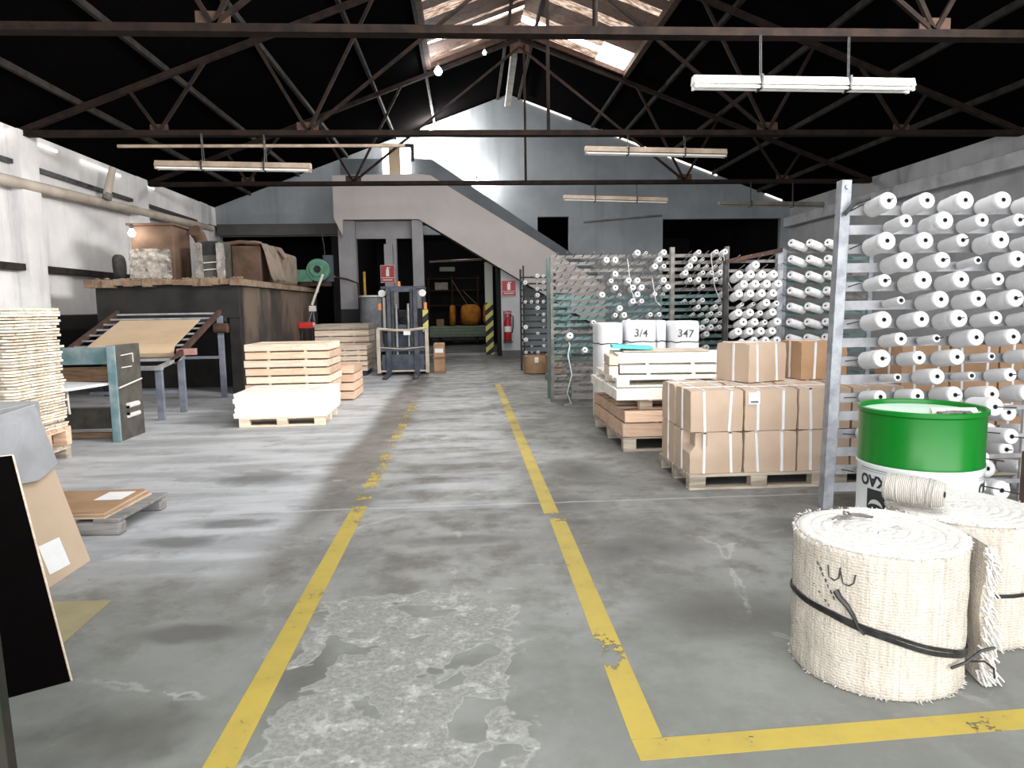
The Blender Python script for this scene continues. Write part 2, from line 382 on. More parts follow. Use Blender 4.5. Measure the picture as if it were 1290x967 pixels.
def paint(name, wear, fw=.13, fa=5, fb=14):
    t = NT(name); co = t.co(); n = t.noise(co, 3, 6, .7); f = t.noise(co, 24, 4, .7)
    col = t.mix(t.ramp(n, .35, .7), (.43, .325, .06), (.36, .275, .06)); col = t.mix(t.ramp(f, .62, .78, 0, .4), col, (.2, .18, .1))
    w = t.math('ADD', t.math('MULTIPLY', n, .65), t.math('MULTIPLY', f, .35)); y = t.xyz(co)[1]
    far = t.ramp(y, fa, fb, 0, fw)
    x = t.xyz(co)[0]
    for (bx_, by_, ry) in ((.57, 3.02, .2), (.62, 5.05, .14), (-.86, 5.6, .12)):
        q1 = t.math('DIVIDE', t.math('SUBTRACT', x, bx_), .12); q2 = t.math('DIVIDE', t.math('SUBTRACT', y, by_), ry)
        dd = t.math('ADD', t.math('MULTIPLY', q1, q1), t.math('MULTIPLY', q2, q2)); far = t.math('ADD', far, t.ramp(dd, 1.3, .2, 0, .14))
    a = t.ramp(t.math('ADD', w, far), wear, wear + .03, 1, 0)
    return t.bsdf(col, .6, 0, f, .15, .003, .3, a)
M['line'] = paint('yellow_floor_paint', .6, .07)
M['line_worn'] = paint('worn_yellow_floor_paint', .6, .14, 4.2, 6.5)

# ------------------------------------------------------------------ shell
LX, RX, BY, RIDX, RIDZ, SL = -8.2, 11.2, 24.0, 1.5, 8.6, .371
def roofz(x): return RIDZ - SL * abs(x - RIDX)
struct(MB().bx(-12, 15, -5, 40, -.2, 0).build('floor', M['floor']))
def strip(pts, w, m, z=.0015):
    # one painted band through the points
    mb = MB()
    for (p, q) in zip(pts[:-1], pts[1:]):
        p = Vector((*p, 0)); q = Vector((*q, 0)); d = (q - p).normalized(); s_ = Vector((-d.y, d.x, 0)) * w / 2
        mb.prism([p + s_, p - s_, q - s_, q + s_], (0, 0, z))
    o = mb.build('floor_marking', m); o['kind'] = 'structure'; return o
strip([(-.885, 1.2), (-.89, 5.45), (-.93, 12.4)], .115, M['line_worn'])
strip([(.61, 2.33), (.625, 5.0)], .115, M['line'])
strip([(.60, 5.12), (.585, 14.3)], .115, M['line'])
strip([(.555, 2.27), (2.3, 2.34), (4.2, 2.42)], .115, M['line'])

def wall_holes(name, mat_, y0, y1, x0, x1, z0, z1, holes, gable=False):
    xs = sorted({x0, x1, *[h[0] for h in holes], *[h[1] for h in holes]}); zs = sorted({z0, z1, *[h[2] for h in holes], *[h[3] for h in holes]})
    mb = MB()
    for a, b in zip(xs[:-1], xs[1:]):
        for c, d in zip(zs[:-1], zs[1:]):
            if any(h[0] <= (a + b) / 2 <= h[1] and h[2] <= (c + d) / 2 <= h[3] for h in holes): continue
            mb.bx(a, b, y0, y1, c, d)
    if gable:
        mb.prism([(x0, y0, z1), (x1, y0, z1), (RIDX, y0, RIDZ)], (0, y1 - y0, 0))
    return struct(mb.build(name, mat_))
wall_holes('wall_back', M['wall_back'], BY, BY + .25, LX, RX, 0, 5.0, [(LX + .1, 1.0, 0, 4.05), (2.43, 3.5, 3.41, 4.61), (6.74, 10.9, 0, 4.5)], True)
struct(MB().bx(LX + .1, -4.0, BY - .25, BY - .02, 4.06, 4.42).build('trim_1', M['beam_dark']))
# left wall, piers, ledge
struct(MB().bx(LX - .25, LX, -4, BY, 0, 4.98).build('wall_left', M['wall_left']))
for i, y in enumerate((9.0, 13.75, 18.3, 22.4)):
    o = MB().bx(LX, LX + .22, y - .28, y + .28, 0, 4.9).build('wall_pier', M['wall_left']); struct(o)
struct(MB().bx(LX, LX + .16, 4, BY, 2.38, 2.5).build('trim_2', M['purlin']))
struct(MB().bx(LX - .02, LX + .1, 8, BY, 4.28, 4.36).build('trim_3', M['dark_steel']))
struct(MB().bx(RX, RX + .25, -4, BY, 0, 4.98).build('wall_right', M['wall_right']))
struct(MB().bx(RX - .22, RX, 4, BY, 4.18, 4.5).build('trim_4', M['trim_grey'], bev=.02))
tag(MB().tube([(LX + .2, y, 3.78 + .028 * (y - 8)) for y in range(6, 24)], .1, 14).build('wall_pipe', M['pipe'], smooth=40), 'thick cream pipe running along the left white wall under the roof', 'pipe')
o = thing('vent_pipe', 'short cream pipe stub slanting up from the thick pipe on left wall', 'pipe', (LX + .32, 16.3, 4.06))
MB().cyl((0, 0, .12), (.12, .1, .72), .085, .075).build('stub', M['pipe'], o, smooth=40); MB().cyl((-.02, 0, .02), (.02, .02, .16), .1, .1).build('collar', M['dim_lamp'], o, smooth=40)
# roof slopes with skylight openings
SKY = [(-.85, 4.25, 9.2, 18.75), (-2.2, 5.2, -1.0, 5.5)]
for side, nm in ((-1, 'ceiling'), (1, 'ceiling')):
    xs = sorted({LX - .3 if side < 0 else RIDX, RIDX if side < 0 else RX + .3, *[q for h in SKY for q in h[:2] if (q < RIDX) == (side < 0)]})
    ys = sorted({-4.0, BY + .3, *[q for h in SKY for q in h[2:]]})
    mb = MB()
    for a, b in zip(xs[:-1], xs[1:]):
        for c, d in zip(ys[:-1], ys[1:]):
            if any(h[0] <= (a + b) / 2 <= h[1] and h[2] <= (c + d) / 2 <= h[3] for h in SKY): continue
            za, zb = roofz(a) + .06, roofz(b) + .06
            mb.hexa([(a, c, za), (b, c, zb), (b, d, zb), (a, d, za), (a, c, za + .08), (b, c, zb + .08), (b, d, zb + .08), (a, d, za + .08)])
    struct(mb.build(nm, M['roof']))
for s_ in (-1, 1):
    for dx in (.35, 2.15, 3.75, 5.35, 6.95, 8.55):
        x = RIDX + s_ * dx
        if dx == 2.15: x = RIDX + s_ * (2.45 if s_ < 0 else 2.8)
        z = roofz(x)
        o = MB().bar((x, -2, z), (x, BY, z), .07, .11).build('roof_purlin', M['purlin']); o['kind'] = 'structure'
# skylight over the aisle: dirty panes and planks laid down the slope
wroot = bpy.data.objects.new('window_1', None); COL.objects.link(wroot); wroot['kind'] = 'structure'
rs = random.Random(3)
for side in (-1, 1):
    xo = -.85 if side < 0 else 4.25
    y = 9.2; k = 0
    while y < 18.7:
        w = .12 if rs.random() < .45 else rs.uniform(.28, .5)
        y2 = min(y + w, 18.75)
        za, zo = RIDZ + .06, roofz(xo) + .06
        if w < .2: kind = ['glow', 'glow_mid', 'glow_mid'][rs.randrange(3)] if side < 0 else ['glow', 'glow_mid'][rs.randrange(2)]
        else: kind = ('plank_roof' if rs.random() < .85 else 'glow_mid') if side < 0 else ('plank_roof' if rs.random() < .45 else 'glow_mid')
        MB().prism([(RIDX, y, za), (xo, y, zo), (xo, y2 - .01, zo), (RIDX, y2 - .01, za)], (0, 0, .03)).build('plank' if kind == 'plank_roof' else 'pane', M[kind], wroot)
        y = y2
    MB().bar((xo, 9.2, roofz(xo)), (xo, 18.75, roofz(xo)), .12, .16).build('frame', M['rust'], wroot)
xa = 3.45
MB().prism([(xa, 17.55, roofz(xa) + .05), (4.2, 17.55, roofz(4.2) + .05), (4.2, 18.7, roofz(4.2) + .05), (xa, 18.7, roofz(xa) + .05)], (0, 0, .008)).build('pane', M['glow'], wroot)
MB().bar((-.85, 18.75, roofz(-.85)), (RIDX, 18.75, RIDZ), .1, .12).bar((4.25, 18.75, roofz(4.25)), (RIDX, 18.75, RIDZ), .1, .12).build('frame', M['rust'], wroot)
# eave gaps on the left where daylight comes in
w2 = bpy.data.objects.new('window_2', None); COL.objects.link(w2); w2['kind'] = 'structure'
for (a, b) in ((12.9, 13.6), (14.4, 15.0), (15.9, 17.6), (18.9, 19.4)):
    MB().bx(LX + .02, LX + .05, a, b, 4.8, 4.85).build('pane', M['eave_pane'], w2)

w4 = bpy.data.objects.new('window_4', None); COL.objects.link(w4); w4['kind'] = 'structure'
for (xa, xb) in ((2.0, 3.6), (4.6, 6.2), (6.6, 8.6), (10.3, 10.9)):
    MB().bar((xa, BY - .02, roofz(xa) - .02), (xb, BY - .02, roofz(xb) - .02), .03, .05).build('pane', M['eave_pane'], w4)
# ------------------------------------------------------------------ trusses
def truss(y, label):
    o = thing('roof_truss', label, 'truss', (RIDX, y, 4.86), 0, 'steel roof trusses')
    H = RIDZ - 4.86; hs = 9.6
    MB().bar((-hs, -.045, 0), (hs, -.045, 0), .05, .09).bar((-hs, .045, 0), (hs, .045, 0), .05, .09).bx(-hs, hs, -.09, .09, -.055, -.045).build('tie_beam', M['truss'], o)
    for s_ in (-1, 1):
        MB().bar((s_ * hs, 0, .02), (s_ * .05, 0, H - .12), .1, .1).build('rafter', M['truss'], o)
        n1, n2 = 4.4 * s_, 7.1 * s_
        zr = lambda x: H - .15 - SL * abs(x)
        for (p, q) in (((n1, 0), (0, H - .3)), ((n1, 0), (5.3 * s_, zr(5.3))), ((n1, 0), (3.1 * s_, zr(3.1))), ((n2, 0), (6.2 * s_, zr(6.2))), ((n2, 0), (7.6 * s_, zr(7.6)))):
            MB().bar((p[0], 0, p[1] + .03), (q[0], 0, q[1]), .055, .055).build('web', M['truss'], o)
        MB().bx(n1 - .2, n1 + .2, -.012, .012, -.02, .2).build('gusset', M['rust'], o)
        MB().bx(n2 - .16, n2 + .16, -.012, .012, -.02, .16).build('gusset', M['rust'], o)
    MB().cyl((.12, 0, .03), (.12, 0, H - .25), .032).build('king_rod', M['truss'], o)
    MB().bx(-.25, .25, -.012, .012, H - .45, H - .1).build('gusset', M['rust'], o)
    return o
truss(8.8, 'rusty roof truss nearest the camera, its tie beam above the white hanging lamp')
truss(13.7, 'rusty roof truss in the middle, between the nearest and the farthest truss')
truss(18.95, 'rusty roof truss farthest away, crossing in front of the pale gable')
tag(MB().tube([(-6.3, 13.55, 4.6), (-1.1, 13.55, 4.6)], .03, 8).build('conduit', M['tan_lamp'], smooth=40), 'long thin horizontal conduit under the middle roof truss on the left', 'pipe')
struct(MB().tube([(4.0, 23.962, 4.42), (6.7, 23.962, 4.62)], .035, 8).build('wall_conduit', M['dim_lamp'], smooth=40))  # thin conduit fixed along the back wall

# ------------------------------------------------------------------ lamps
def lamp(x0, x1, y, z, label, m, top, tubes=2, tilt=0, hangers=(.3, .7)):
    L = x1 - x0
    o = thing('fluorescent_lamp', label, 'lamp', ((x0 + x1) / 2, y, z), 0, 'hanging strip lamps'); o.rotation_euler = (0, tilt, 0)
    MB().prism([(-L / 2, -.09, 0), (-L / 2, .09, 0), (-L / 2, .05, .1), (-L / 2, -.05, .1)], (L, 0, 0)).build('housing', m, o, bev=.006)
    for k in range(tubes):
        yy = (-.055, .055)[k]
        MB().cyl((-L / 2 + .04, yy, -.03), (L / 2 - .04, yy, -.03), .02, n=10).build('tube', M['white_lamp'] if m != M['dim_lamp'] else m, o, smooth=40)
        for e in (-1, 1): MB().bx(e * (L / 2 - .025) - .015, e * (L / 2 - .025) + .015, yy - .022, yy + .022, -.055, .0).build('socket', m, o)
    for h in hangers:
        x = -L / 2 + h * L
        if top - z > .15:
            MB().tube([(x, 0, .1), (x - .015, 0, top - z)], .007, 6).tube([(x + .03, .02, .1), (x + .005, 0, top - z)], .006, 6).build('hanger', M['dark_steel'], o)
        MB().bx(x - .012, x + .012, -.1, .1, -.055, .108).build('clip', M['dark_steel'], o)
    return o
lamp(2.8, 5.58, 8.7, 4.21, 'bright white twin-tube strip lamp hanging under the nearest truss at right', M['white_lamp'], 4.8, 2, R(.6))
lamp(2.3, 5.05, 13.6, 4.46, 'tan strip lamp hanging under the middle truss, right of the tall gable peak', M['tan_lamp'], 4.8, 2, R(1.3))
lamp(2.6, 5.4, 18.8, 4.36, 'small tan strip lamp under the farthest truss, in front of the pale gable', M['tan_lamp'], 4.8, 1, R(1.8))
lamp(-5.63, -2.83, 13.5, 4.2, 'brown strip lamp hanging over the dark oven on the left side', M['tan_lamp'], 4.8, 2, R(1.2))
lamp(6.8, 9.7, 18.8, 4.2, 'dim grey strip lamp before the wide dark opening at far right', M['dim_lamp'], 4.8, 1, R(1))
o = thing('ridge_fixture', 'narrow strip fixture sloping down from the ridge to the gable peak', 'lamp', (1.4, 21.2, 8.3))
MB().bar((-.02, -2.0, -.12), (.06, 2.3, -.18), .16, .1).build('housing', M['dim_lamp'], o); MB().bar((-.12, -2.0, -.17), (-.04, 2.3, -.22), .03, .03).build('tube', M['white_lamp'], o)
def bulb_lamp(p, label, r, m, e, col):
    o = thing('lit_bulb', label, 'lamp', p)
    MB().lathe([(0, -r), (r * .7, -r * .7), (r, 0), (r * .7, r * .7), (.025, r * 1.2)], 12).build('bulb', m, o, smooth=60)
    MB().cyl((0, 0, r * 1.2), (0, 0, r * 1.2 + .1), .03, .03, 10).build('socket', M['dark_steel'], o)
    l = bpy.data.lights.new('bulb_light', 'POINT'); l.energy = e; l.color = col; l.shadow_soft_size = r * 1.3
    lo = bpy.data.objects.new('bulb_light', l); COL.objects.link(lo); lo.location = (0, -r * 1.6, -.05); lo.parent = o
    return o
bulb_lamp((-.6, 18.4, 7.5), 'bright lit bulb under the left edge of the skylight', .1, M['bulb_cool'], 40, (.9, .95, 1))
bulb_lamp((.57, 18.4, 7.95), 'small lit bulb high under the skylight, beside the ridge', .05, M['bulb_cool'], 8, (.9, .95, 1))
bulb_lamp((-1.02, 23.72, 7.35), 'lit bulb above the stair landing on the pale gable', .11, M['bulb'], 560, (1, .97, .93))
bulb_lamp((.4, 23.75, 5.72), 'lit bulb on the stair wall halfway down the flight', .07, M['bulb'], 110, (1, .97, .93))
bulb_lamp((-6.5, 14.3, 3.12), 'warm lit bulb beside the foil wrapped duct on the oven', .07, M['bulb'], 7, (1, .85, .65))

# ------------------------------------------------------------------ stairs and the far end
st = bpy.data.objects.new('wall_stair', None); COL.objects.link(st); st['kind'] = 'structure'
YF = 22.25
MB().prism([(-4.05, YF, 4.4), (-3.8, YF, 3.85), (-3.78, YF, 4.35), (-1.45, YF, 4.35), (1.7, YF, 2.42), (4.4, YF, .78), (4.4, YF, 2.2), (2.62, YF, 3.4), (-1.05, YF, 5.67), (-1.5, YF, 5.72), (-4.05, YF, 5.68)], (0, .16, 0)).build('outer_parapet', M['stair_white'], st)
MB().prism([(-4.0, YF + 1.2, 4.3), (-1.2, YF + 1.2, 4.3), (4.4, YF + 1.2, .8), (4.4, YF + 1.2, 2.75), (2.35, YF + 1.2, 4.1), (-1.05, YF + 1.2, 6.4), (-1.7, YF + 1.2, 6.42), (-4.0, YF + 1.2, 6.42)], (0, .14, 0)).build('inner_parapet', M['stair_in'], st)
MB().bx(-4.03, -1.4, YF + .16, YF + 1.2, 4.36, 4.5).build('landing', M['pillar'], st)
zb = lambda x: 4.35 - .613 * (x + 1.45)
mb = MB()
for k in range(16):
    x = -1.4 + k * .34; z = zb(x + .34) + .5
    mb.bx(x, x + .36, YF + .16, YF + 1.2, z - .22, z)
mb.build('steps', M['pillar'], st)
MB().prism([(-1.45, YF + .16, zb(-1.45) + .03), (4.2, YF + .16, zb(4.2) + .03), (4.2, YF + .16, zb(4.2) + .2), (-1.45, YF + .16, zb(-1.45) + .2)], (0, 1.04, 0)).build('soffit', M['beam_dark'], st)
# columns and cross wall under the landing
cw = bpy.data.objects.new('wall_partition', None); COL.objects.link(cw); cw['kind'] = 'structure'
MB().bx(-3.98, -3.45, 22.45, 22.8, 0, 4.34).build('pillar', M['pillar'], cw)
MB().bx(-2.52, -2.2, 22.6, 22.85, 0, 3.8).build('pillar', M['pillar'], cw)
MB().bx(-1.68, -1.34, 22.35, 22.6, 0, 4.34).build('pillar', M['pillar'], cw)
MB().bx(-3.45, -1.68, 22.65, 22.8, 3.8, 4.34).build('lintel', M['pillar'], cw)
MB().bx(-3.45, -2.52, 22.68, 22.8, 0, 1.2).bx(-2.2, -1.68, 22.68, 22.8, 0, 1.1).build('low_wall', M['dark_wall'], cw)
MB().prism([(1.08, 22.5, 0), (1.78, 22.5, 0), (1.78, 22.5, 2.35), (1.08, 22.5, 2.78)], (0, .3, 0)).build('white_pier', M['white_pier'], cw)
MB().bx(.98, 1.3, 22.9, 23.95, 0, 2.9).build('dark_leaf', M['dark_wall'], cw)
MB().bx(.6, .86, 23.7, 23.9, 0, 3.1).build('door_post', M['hazard'], cw)
# annex behind
an = bpy.data.objects.new('wall_annex', None); COL.objects.link(an); an['kind'] = 'structure'
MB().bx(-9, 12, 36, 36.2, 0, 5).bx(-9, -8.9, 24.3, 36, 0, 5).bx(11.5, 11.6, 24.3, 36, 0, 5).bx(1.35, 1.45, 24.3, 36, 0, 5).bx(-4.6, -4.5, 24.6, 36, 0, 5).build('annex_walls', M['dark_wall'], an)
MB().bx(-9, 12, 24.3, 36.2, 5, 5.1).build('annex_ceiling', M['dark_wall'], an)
# doorway onto the stairs and bright window on landing
w3 = bpy.data.objects.new('window_3', None); COL.objects.link(w3); w3['kind'] = 'structure'
MB().bx(-2.62, -2.42, 23.3, 23.33, 5.9, 6.72).bx(-2.05, -1.72, 23.3, 23.33, 5.72, 6.72).build('pane', M['sky_pane'], w3)
MB().bx(-2.42, -2.05, 23.28, 23.33, 5.85, 6.72).build('blind', M['carton_pale'], w3)
MB().bx(-2.72, -1.6, 23.24, 23.34, 6.74, 6.84).bx(-1.7, -1.6, 23.24, 23.34, 6.3, 6.74).build('frame', M['dark_steel'], w3)

# ------------------------------------------------------------------ pallets and crates
def pallet(name, label, loc, L=1.2, W=.8, h=.144, m='wood_grey', rz=0, group=None, nboards=6, cat='pallet', blocks3=True):
    """long side along local x, base centre at loc"""
    o = thing(name, label, cat, loc, rz, group); m = M[m]; t = .021; bh = h - 3 * t
    for k in range(nboards):
        w = W / nboards * .82; y = -W / 2 + w / 2 + (W - w) * k / (nboards - 1)
        MB().bx(-L / 2, L / 2, y - w / 2, y + w / 2, h - t, h).build('deck_board', m, o, bev=.002, segs=1)
    for x in (-L / 2 + .07, 0, L / 2 - .07):
        MB().bx(x - .07, x + .07, -W / 2, W / 2, h - 2 * t, h - t - .0005).build('stringer', m, o)
        for y in (-W / 2 + .05, 0, W / 2 - .05):
            MB().bx(x - .07, x + .07, y - .05, y + .05, t, t + bh).build('block', m, o, bev=.003, segs=1)
    for y in (-W / 2 + .05, 0, W / 2 - .05):
        MB().bx(-L / 2, L / 2, y - .05, y + .05, 0, t - .0005).build('bottom_board', m, o, bev=.002, segs=1)
    return o
def crate(label, loc, L, W, h, m, rz=0, group=None, feet=True, name='slatted_crate', deck=True, gap=.022):
    """shallow timber frame: side boards, deck slats, spacer blocks underneath"""
    o = thing(name, label, 'crate', loc, rz, group); mm = M[m]; t = .022
    for s_ in (-1, 1):
        MB().bx(-L / 2, L / 2, s_ * W / 2 - t / 2, s_ * W / 2 + t / 2, gap, h).build('side_board', mm, o, bev=.002, segs=1)
        MB().bx(s_ * (L / 2 - t / 2) - t / 2, s_ * (L / 2 - t / 2) + t / 2, -W / 2 + t, W / 2 - t, gap, h).build('end_board', mm, o, bev=.002, segs=1)
    if deck:
        n = 6
        for k in range(n):
            y = -W / 2 + .09 + (W - .18) * k / (n - 1)
            MB().bx(-L / 2 + t, L / 2 - t, y - .06, y + .06, h - .022, h - .002).build('deck_slat', mm, o)
    for x in (-L * .22, L * .22):
        MB().bx(x - .02, x + .02, -W / 2, W / 2, 0, gap).build('spacer', mm, o)
    return o

# left front: tall stack of rough boards
def stack_boards():
    X0, X1, Y0, Y1 = -5.65, -4.37, 7.0, 7.85
    cx, cy = (X0 + X1) / 2, (Y0 + Y1) / 2
    pallet('pallet', 'lower worn pallet under the tall stack of rough boards', (cx, cy, 0), 1.25, .86, .15, 'wood_grey', 0, 'pallets under the tall board stack')
    pallet('pallet', 'upper worn pallet directly under the tall stack of rough boards', (cx + .03, cy - .02, .151), 1.25, .86, .2, 'wood_pink', R(1.5), 'pallets under the tall board stack')
    n = 42; z = .353; r = random.Random(11)
    for i in range(n):
        th = .0305; L = 1.26 + r.uniform(-.03, .02); W = .84 + r.uniform(-.03, .02)
        mb = MB(); k = 7
        for j in range(k):
            a = -W / 2 + W * j / k; b = a + W / k - .004
            mb.bx(-L / 2 + r.uniform(0, .02), L / 2 - r.uniform(0, .02), a, b, r.uniform(.001, .004), th - r.uniform(.004, .009))
        mb.bx(-L / 2 + .1, -L / 2 + .2, -W / 2, W / 2, .003, th - .006).bx(L / 2 - .2, L / 2 - .1, -W / 2, W / 2, .003, th - .006)
        o = mb.build('rough_board', M['wood_rough'], loc=(cx + r.uniform(-.02, .02), cy + r.uniform(-.015, .015), z)); o.rotation_euler = (0, 0, R(r.uniform(-1, 1)))
        q = n - i
        tag(o, 'rough pale board in the tall left stack, ' + ('topmost of all' if q == 1 else ordn(q) + ' from the top' if q < n else 'lowest, lying on the pallet'), 'board', 'rough boards in the tall left stack')
        z += th
stack_boards()

# white stack in front, pale crates behind
pallet('pallet', 'pale pallet under the low bleached white deck stack', (-2.57, 10.13, 0), 1.14, 1.1, .125, 'wood_pale', R(1.5), None, 7)
for i in range(5):
    o = thing('timber_deck', 'bleached white timber deck, ' + ['lowest', 'second from bottom', 'middle one', 'second from top', 'topmost'][i] + ' of the low stack near the aisle', 'deck', (-2.57 + .012 * ((i * 7) % 3 - 1), 10.13, .126 + i * .067), R(1.5 + .4 * ((i * 5) % 3 - 1)), 'bleached decks in the low stack')
    for k in range(8):
        y = -.56 + .14 * k
        MB().bx(-.62, .62, y, y + .138, .034, .066).build('slat', M['wood_white'], o, bev=.002, segs=1)
    for y in (-.56, .0, .532): MB().bx(-.615, .615, y, y + .026, .0, .0335).build('edge_batten', M['wood_white'], o)
    for x in (-.61, .58): MB().bx(x, x + .03, -.53, .53, 0, .0335).build('end_batten', M['wood_white'], o)
GP = 'pale crate bases behind the white decks'
pallet('pallet', 'low pallet under the pale crate bases behind the white decks', (-2.82, 11.5, 0), 1.26, .9, .3, 'wood_pale', 0, None, 6)
for i in range(6):
    crate('pale pine crate base behind the white decks, ' + ['lowest', 'second from bottom', 'third from bottom', 'third from top', 'second from top', 'topmost'][i] + ' of its stack', (-2.81 + .01 * ((i * 5) % 3 - 1), 11.5, .301 + i * .126), 1.28, 1.0, .125, 'wood_pale' if i % 2 else 'wood_pink', R(.5 * ((i * 7) % 3 - 1)), GP)
for i in range(4):
    crate('pinkish crate base tucked behind the pale crate stack, ' + ['lowest', 'second from bottom', 'second from top', 'topmost'][i] + ' of four', (-2.55, 12.75, .001 + i * .15), 1.1, 1.0, .149, 'wood_pink', 0, 'pinkish crate bases tucked behind')
for i in range(5):
    crate('pine crate base before the forklift, ' + ['lowest', 'second from bottom', 'middle one', 'second from top', 'topmost'][i] + ' of the lower stack', (-2.78, 17.35, .1 + i * .125), .72, 1.05, .124, 'wood_pale', 0, 'crate bases in the lower stack by the forklift')
MB_feet = tag(MB().bx(-3.1, -2.95, 16.9, 17.8, 0, .098).bx(-2.6, -2.45, 16.9, 17.8, 0, .098).build('skid', M['blue_paint']), 'dark skid runners under the lower crate stack by the forklift', 'skid')
tag(MB().bx(-3.85, -3.7, 18.0, 18.9, 0, .098).bx(-2.75, -2.6, 18.0, 18.9, 0, .098).build('skid', M['dark_steel']), 'dark skid runners under the taller crate stack beside the grey sack', 'skid')
for i in range(7):
    crate('pine crate base beside the grey sack, ' + ['lowest', 'second from bottom', 'third from bottom', 'middle one', 'third from top', 'second from top', 'topmost'][i] + ' of the taller stack', (-3.19, 18.5, .1 + i * .16), 1.35, 1.1, .159, 'wood_pale' if i < 6 else 'wood_grey', 0, 'crate bases in the taller stack')

# small pallet with boards at left
o = thing('pallet', 'small grey pallet on two runners carrying thin brown boards', 'pallet', (-2.86, 5.32, 0), R(-3))
for y in (-.3, .3): MB().bx(-.4, .4, y - .05, y + .05, 0, .1).build('runner', M['wood_old'], o, bev=.02)
for k in range(3): MB().bx(-.38 + k * .3, -.2 + k * .3, -.36, .36, .1, .122).build('deck_board', M['wood_old'], o, bev=.003)
for i, (m, s_) in enumerate((('wood_pale', 0), ('kraft_dark', .01), ('carton_pale', .02), ('kraft_dark', .03))):
    ob = MB().bx(-.36, .34 - s_, -.33, .33 - s_, 0, .011).build('thin_board', M[m], loc=(-2.9, 5.3, .124 + i * .0125)); ob.rotation_euler = (0, 0, R(-3 + i))
    tag(ob, 'thin brown board on the small grey pallet, ' + ['lowest', 'second from bottom', 'second from top', 'topmost'][i] + ' of four', 'board', 'thin boards on the small pallet')
ob = MB().bx(-.1, .1, -.12, .12, 0, .001).build('paper_sheet', M['paper'], loc=(-2.72, 5.4, .1745)); tag(ob, 'white paper sheet lying on the boards of the small grey pallet', 'paper')
ob = MB().prism([(-2.45, 3.80, .001), (-1.97, 3.79, .001), (-1.95, 3.25, .001), (-2.45, 3.3, .001)], (0, 0, .004)).build('floor_sheet', simple('ochre_sheet', (.34, .3, .17), (.28, .24, .13), 4, .7)); tag(ob, 'thin ochre sheet lying flat on floor by the leaning cardboard panel', 'sheet')
# foil wrapped block, cardboard panel, black board, near plank
o = thing('wrapped_crate', 'crate draped in grey foil sheet, behind the leaning black board', 'crate', (-3.15, 4.4, 0))
MB().bx(-.55, .3, -.24, .3, 0, .86).build('body', M['wood_brown'], o)
MB().prism([(-.6, -.26, .42), (.325, -.26, .5), (.325, -.26, 1.0), (-.6, -.26, .985)], (0, .02, 0)).bx(-.6, .335, -.26, .31, .985, 1.0).prism([(.345, .02, .55), (.345, .31, .55), (.335, .31, 1.0), (.335, -.26, 1.0), (.335, -.26, .5)], (.012, 0, 0)).build('foil_sheet', M['foil'], o, bev=.006)
o = thing('cardboard_sheet', 'pale cardboard sheet with a white paper label, leaning under the grey foil', 'sheet', (-2.43, 4.2, 0))
MB().hexa([(-.03, -.4, 0), (0, -.4, 0), (0, .26, 0), (-.03, .26, 0), (-.315, -.4, .96), (-.288, -.4, .96), (-.288, .28, .96), (-.315, .28, .96)]).build('sheet', M['carton_pale'], o)
def on_card(y, z): return Vector((-.3 * z + .002, y, z))
MB().prism([on_card(-.14, .06), on_card(.06, .05), on_card(.06, .22), on_card(-.14, .23)], (.002, 0, .0006)).build('label', M['paper'], o)
# foil flap folded over the panel
MB().tube([(-.305, .2, .97), (-.27, .16, .85), (-.235, .13, .72), (-.2, .12, .6)], [.02, .035, .04, .03], 10).build('foil_fold', M['foil'], o, smooth=50)
MB().prism([(-.30 + .012, -.2, .97), (-.30 + .012, .3, 1.0), (-.185 + .012, .29, .62), (-.165 + .012, .05, .57), (-.175 + .012, -.2, .6)], (.012, 0, .004)).build('foil_flap', M['foil'], o, bev=.004)
A = Vector((-1.72, 2.94, .002)); b = Vector((-.68, -.42, 0)); u = Vector((-.42, .42, .9)); nn = b.cross(u).normalized() * -.018
if nn.y < 0: nn = -nn
o = thing('black_board', 'black laminated board with pale raw edge, leaning at lower left', 'board', A)
Z0 = Vector((0, 0, 0))
MB().hexa([Z0, b, b + nn, nn, u, u + b, u + b + nn, u + nn]).build('panel', M['blackboard'], o)
MB().prism([Z0 - b * .004, nn * 1.0 - b * .004, u + nn - b * .004, u - b * .004], -b * -.01).prism([u + Vector((0, 0, .001)), u + nn + Vector((0, 0, .001)), u + b + nn + Vector((0, 0, .001)), u + b + Vector((0, 0, .001))], (0, 0, .004)).build('raw_edge', M['wood_pale'], o)
ob = MB().hexa([(-.7, -.02, 0), (0.02, -.02, 0), (0.02, .02, 0), (-.7, .02, 0), (-.7, .0, 1.02), (-.02, .0, .98), (-.02, .04, .98), (-.7, .04, 1.02)]).build('weathered_board', M['mossy'], loc=(-1.37, 2.0, 0), bev=.004)
tag(ob, 'dark mossy weathered board standing upright at extreme lower left edge', 'board')

def lump(rx, ry, rz_, seed, n=26, m=14):
    rr = random.Random(seed); ph = [rr.uniform(0, 6) for _ in range(4)]
    prof = [(math.sin(PI * i / m), -math.cos(PI * i / m)) for i in range(m + 1)]
    mb = MB(); mb.lathe([(max(r, .0), z) for r, z in prof], n, jr=lambda r, z, a: r * (1 + .09 * math.sin(3 * a + ph[0] + 3 * z) + .05 * math.sin(8 * a + ph[1] + 5 * z)))
    sq = lambda q: math.copysign(abs(q) ** .62, q)
    mb.v = [(sq(x) * rx, sq(y) * ry, sq(z) * rz_) for x, y, z in mb.v]; return mb
